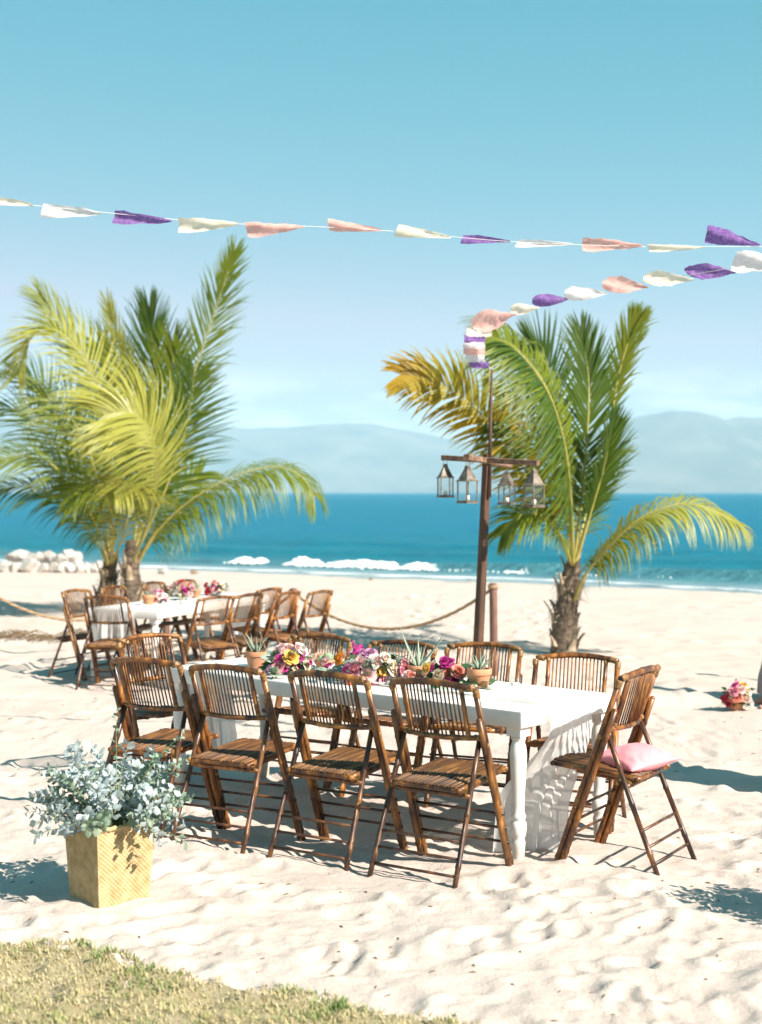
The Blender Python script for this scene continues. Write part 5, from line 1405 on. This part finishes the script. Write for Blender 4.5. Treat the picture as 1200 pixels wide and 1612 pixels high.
def palm_trunk(tree, pts, rad, seed, boots=16):
    r = random.Random(seed); C = catmull(pts, 30); mb = MB(); vs = []; n = 20
    for k, p in enumerate(C):
        t = k / 29; rr = np.interp(t, [0, .12, .5, .85, 1], rad)
        for j in range(n):
            a = j / n * 6.283
            q = rr * (1 + .10 * mnoise.noise(Vector((math.cos(a) * 2, math.sin(a) * 2, t * 9 + seed))) + .05 * math.sin(t * 60 + 1.2 * math.sin(a * 2)))
            vs.append(p + Vector((math.cos(a) * q, math.sin(a) * q, 0)))
    mb.add(vs, [(k * n + j, k * n + (j + 1) % n, (k + 1) * n + (j + 1) % n, (k + 1) * n + j) for k in range(29) for j in range(n)])
    tr = mb.build('trunk', M['trunk'], tree)
    for b_ in range(boots):      # split dry leaf bases clasping the trunk
        t = r.uniform(.15, .98); a = b_ * 2.4 + r.random(); p = C[int(t * 29)]; rr = float(np.interp(t, [0, .12, .5, .85, 1], rad))
        o = Vector((math.cos(a), math.sin(a), 0)); s = Vector((-o.y, o.x, 0)); h = r.uniform(.14, .34); w = r.uniform(.05, .10) * rr / .15; fl_ = r.uniform(.02, .12)
        bb = MB(); vs = []
        for k in range(6):
            u = k / 5; ww = w * (1 - .75 * u) ; q = p + o * (rr * 1.0 + .012 + fl_ * u * u) + Vector((0, 0, h * (u - .35)))
            vs += [q - s * ww - o * ww * .35, q + o * .012, q + s * ww - o * ww * .35, q - o * .012]
        bb.add(vs, [(4 * k + j, 4 * k + (j + 1) % 4, 4 * k + 4 + (j + 1) % 4, 4 * k + 4 + j) for k in range(5) for j in range(4)])
        bb.build('leaf_base', M['boot'], tree)
    fb = MB()                     # loose fibres
    for q in range(70):
        t = r.uniform(.2, 1); a = r.random() * 6.283; p = C[int(t * 29)]; rr = float(np.interp(t, [0, .12, .5, .85, 1], rad)); o = Vector((math.cos(a), math.sin(a), 0))
        b0 = p + o * rr; fb.tube([b0, b0 + o * r.uniform(.03, .10) + Vector((0, 0, r.uniform(-.05, .06))), b0 + o * r.uniform(.05, .15) + Vector((r.gauss(0, .03), 0, r.uniform(-.18, .02)))], [.005, .003, .001], 4)
    tag(fb.build('husk_fibre', M['boot'], tree), kind='stuff')

WL = (-.25, 0, .02)
# right palm
D = 18.0
o3 = at(888, 1028, D); o3.z = gz(o3.x, D); pr = empty('palm_tree', o3)
palm_trunk(pr, [Vector((0, 0, -.12)), at(889, 985, D) - o3, at(895, 935, D) - o3, at(902, 885, D) - o3], [.19, .165, .145, .115, .08], 3, 20)
for k, (f, m_, kw) in enumerate([
    ([(900, 892, D), (862, 800, D + .1), (800, 700, D + .15), (735, 632, D + .05), (668, 596, D), (634, 590, D)], 'frond_orange', dict(L=.58, hang=.50, up=(0, -1, .25), wind=(-.15, 0, 0), ang=(60, 30), n=74, width=.066)),
    ([(902, 890, D - .1), (896, 790, D - .5), (886, 690, D - .8), (858, 606, D - .95), (812, 548, D - 1.0), (772, 530, D - 1.0)], 'frond', dict(L=1.05, hang=.85, up=(.9, -.5, .2), wind=(-.95, 0, 0), ang=(86, 62), sides=(1.0, .9), width=.05, n=72)),
    ([(903, 890, D - .1), (899, 790, D - .55), (889, 700, D - .82), (864, 620, D - .98), (822, 560, D - 1.05), (790, 540, D - 1.0)], 'frond_dark', dict(L=1.0, hang=1.1, up=(.9, -.3, .3), wind=(-.8, .1, 0), ang=(88, 66), sides=(1.0, .8), width=.05, n=60)),
    ([(903, 885, D + .2), (893, 760, D + .7), (880, 650, D + .9), (858, 570, D + 1.0), (835, 545, D + 1.0)], 'frond_dark', dict(L=.70, hang=.18, up=(.2, -1, .1), wind=(-.06, 0, .1), ang=(52, 20))),
    ([(904, 885, D), (917, 770, D - .1), (926, 660, D - .1), (926, 585, D), (915, 525, D + .1)], 'frond_dark', dict(L=.62, hang=.05, up=(.15, -1, .05), wind=(-.05, 0, .12), ang=(50, 14), width=.055)),
    ([(906, 885, D + .1), (937, 780, D + .2), (957, 690, D + .2), (972, 600, D + .2), (990, 535, D + .2), (1003, 503, D + .2)], 'frond', dict(L=.40, hang=.02, up=(.1, -1, .05), wind=(.02, 0, .1), ang=(36, 12), start=.50, r0=.03)),
    ([(906, 885, D - .1), (932, 800, D - .3), (952, 730, D - .4), (964, 668, D - .4)], 'frond_dark', dict(L=.55, hang=.10, up=(.7, -.7, 0), wind=(-.1, 0, -.05), ang=(45, 10), width=.055, start=.25)),
    ([(904, 945, D - .1), (922, 905, D - .3), (958, 862, D - .5), (1010, 815, D - .65), (1075, 793, D - .7), (1125, 805, D - .7), (1168, 828, D - .7)], 'frond_yellow', dict(L=.62, hang=1.5, up=(0, -.5, 1), wind=(-.12, 0, 0), ang=(62, 34), start=.24)),
    ([(904, 943, D), (925, 900, D + .1), (962, 858, D + .1), (1012, 818, D + .1), (1070, 800, D + .1)], 'frond', dict(L=.6, hang=1.8, up=(0, -.3, 1), wind=(-.15, 0, 0), ang=(70, 40), start=.28, sides=(.9, .6))),
    ([(900, 888, D - .1), (882, 842, D - .4), (852, 812, D - .6), (818, 812, D - .7), (790, 842, D - .7)], 'frond', dict(L=.55, hang=.9, up=(0, -.6, 1), wind=(-.15, 0, 0), ang=(62, 40))),
    ([(901, 888, D), (888, 800, D + .2), (858, 715, D + .3), (820, 660, D + .3), (785, 640, D + .3)], 'frond_dark', dict(L=.9, hang=.9, up=(.4, -.8, .4), wind=(-.4, 0, 0), ang=(78, 50))),
    ([(905, 888, D + .3), (925, 800, D + 1.0), (950, 735, D + 1.5), (975, 715, D + 1.9)], 'frond', dict(L=.5, hang=.5, up=(0, .4, 1), wind=(-.1, 0, 0), ang=(60, 34))),
]): frond(pr, o3, f, M[m_], seed=300 + k, **kw)
tag(pr, 'young coconut palm with an orange frond, behind the lanterns at right', 'palm tree')

# left palms: two crowns grown together
D = 24.0
oA = at(168, 966, D); oA.z = gz(oA.x, D); pA = empty('palm_tree', oA)
palm_trunk(pA, [Vector((0, 0, -.12)), at(167, 940, D) - oA, at(170, 915, D) - oA, at(176, 868, D) - oA], [.21, .17, .145, .115, .075], 5, 16)
oB = at(214, 966, D - .3); oB.z = gz(oB.x, D - .3); pB = empty('palm_tree', oB)
palm_trunk(pB, [Vector((0, 0, -.12)), at(212, 940, D - .3) - oB, at(207, 905, D - .3) - oB, at(207, 850, D - .3) - oB], [.24, .20, .16, .12, .075], 6, 18)
E = D - .3
FB = [
    ([(208, 880, E), (238, 790, E), (275, 690, E), (305, 590, E), (332, 510, E), (352, 450, E), (368, 398, E)], 'frond', dict(L=.66, hang=.10, up=(.2, -1, .1), wind=(.02, 0, .08), ang=(54, 16), n=66, start=.20)),
    ([(214, 892, E), (245, 840, E - .1), (300, 788, E - .2), (370, 750, E - .3), (430, 735, E - .3), (472, 748, E - .3), (494, 780, E - .3)], 'frond', dict(L=.95, hang=1.7, up=(0, -.5, 1), wind=(-.02, 0, 0), ang=(60, 34), n=60)),
    ([(214, 893, E + .1), (250, 838, E + .2), (308, 790, E + .3), (375, 756, E + .3), (425, 742, E + .3)], 'frond', dict(L=.95, hang=2.2, up=(0, -.3, 1), ang=(66, 40), n=44)),
    ([(210, 885, E - .2), (237, 810, E - .8), (246, 735, E - 1.2), (236, 680, E - 1.5), (206, 650, E - 1.7), (168, 652, E - 1.8)], 'frond_yellow', dict(L=1.25, hang=.50, up=(.75, -.55, .35), wind=(-.50, 0, 0), ang=(66, 42), n=72, width=.052, sides=(1.0, 1.0), start=.3)),
    ([(207, 880, E), (222, 770, E + .1), (222, 680, E + .1), (200, 590, E + .1), (172, 482, E + .2)], 'frond_yellow', dict(L=.72, hang=.06, up=(-.2, -1, .1), wind=(-.06, 0, .1), ang=(40, 12), n=56)),
    ([(208, 880, E + .2), (232, 770, E + .5), (240, 660, E + .6), (240, 560, E + .6), (236, 492, E + .6)], 'frond_dark', dict(L=.95, hang=.04, up=(0, -1, .1), wind=(0, 0, .12), ang=(44, 14), n=60, width=.05)),
    ([(210, 880, E + .1), (248, 800, E), (280, 720, E), (298, 650, E), (306, 590, E)], 'frond_dark', dict(L=.85, hang=.22, up=(.3, -1, .1), wind=(.05, 0, 0), ang=(60, 26), n=54)),
    ([(212, 885, E + .2), (255, 820, E + .6), (290, 770, E + .9), (318, 745, E + 1.1)], 'frond', dict(L=.72, hang=.55, up=(.2, -.6, .8), ang=(60, 30), n=44)),
    ([(210, 878, E + .1), (243, 770, E + .2), (262, 670, E + .3), (272, 590, E + .3), (272, 540, E + .3)], 'frond', dict(L=.85, hang=.10, up=(.2, -1, .1), wind=(.05, 0, .05), ang=(52, 16), n=56)),
]
FA = [
    ([(176, 880, D), (172, 780, D - .2), (168, 680, D - .4), (140, 580, D - .6), (90, 520, D - .7), (48, 530, D - .8), (28, 590, D - .8)], 'frond_yellow', dict(L=.90, hang=.45, up=(.1, -.5, 1), wind=(-.30, 0, 0), ang=(60, 36), n=64, width=.05)),
    ([(176, 880, D), (176, 770, D - .1), (172, 670, D - .1), (140, 570, D - .1), (98, 510, D), (62, 465, D)], 'frond', dict(L=.78, hang=.12, up=(.3, -1, .4), wind=(-.22, 0, .03), ang=(46, 18), n=56)),
    ([(172, 885, D), (140, 800, D + .2), (90, 710, D + .3), (40, 650, D + .3), (-20, 645, D + .3)], 'frond_dark', dict(L=.85, hang=.45, up=(0, -.6, 1), wind=(-.15, 0, 0), ang=(62, 34), n=56)),
    ([(170, 890, D - .1), (150, 850, D - .3), (110, 800, D - .5), (60, 768, D - .6), (0, 770, D - .7), (-40, 790, D - .7)], 'frond_dark', dict(L=.80, hang=.75, up=(0, -.5, 1), wind=(-.08, 0, 0), ang=(62, 38), n=56)),
    ([(171, 888, D - .1), (152, 830, D - .5), (120, 770, D - .9), (70, 725, D - 1.1), (10, 720, D - 1.2), (-40, 745, D - 1.2)], 'frond', dict(L=.85, hang=.55, up=(0, -.6, 1), wind=(-.2, 0, 0), ang=(62, 36), n=56)),
    ([(173, 885, D + .2), (150, 790, D + .7), (110, 690, D + 1.0), (66, 610, D + 1.1), (20, 585, D + 1.2)], 'frond_dark', dict(L=.75, hang=.35, up=(0, -.8, .8), wind=(-.15, 0, 0), ang=(58, 28), n=50)),
    ([(176, 885, D - .2), (178, 830, D - .8), (165, 780, D - 1.3), (135, 762, D - 1.6), (100, 785, D - 1.8)], 'frond', dict(L=.90, hang=.75, up=(0, -.6, 1), wind=(-.25, 0, 0), ang=(64, 44), n=56)),
    ([(178, 885, D - .2), (195, 840, D - .8), (205, 790, D - 1.3), (200, 762, D - 1.7), (180, 775, D - 2.0)], 'frond_yellow', dict(L=.80, hang=.9, up=(.2, -.6, 1), wind=(-.12, 0, 0), ang=(64, 46), n=48)),
    ([(176, 880, D + .1), (190, 780, D + .3), (196, 690, D + .4), (186, 600, D + .5), (160, 545, D + .5)], 'frond', dict(L=.95, hang=.15, up=(-.2, -1, .1), wind=(-.15, 0, .05), ang=(56, 24), n=56)),
    ([(174, 882, D), (160, 790, D - .3), (140, 710, D - .5), (105, 650, D - .6), (60, 625, D - .7)], 'frond', dict(L=.9, hang=.4, up=(.2, -.8, .7), wind=(-.25, 0, 0), ang=(62, 36), n=54)),
]
for k, (f, m_, kw) in enumerate(FB): frond(pB, oB, f, M[m_], seed=500 + k, **kw)
for k, (f, m_, kw) in enumerate(FA): frond(pA, oA, f, M[m_], seed=600 + k, **kw)
tag(pA, 'young coconut palm with fronds blown to the left edge, left of two trunks', 'palm tree', 'palms behind the far table')
tag(pB, 'young coconut palm with one tall and one drooping frond at right, right of two trunks', 'palm tree', 'palms behind the far table')
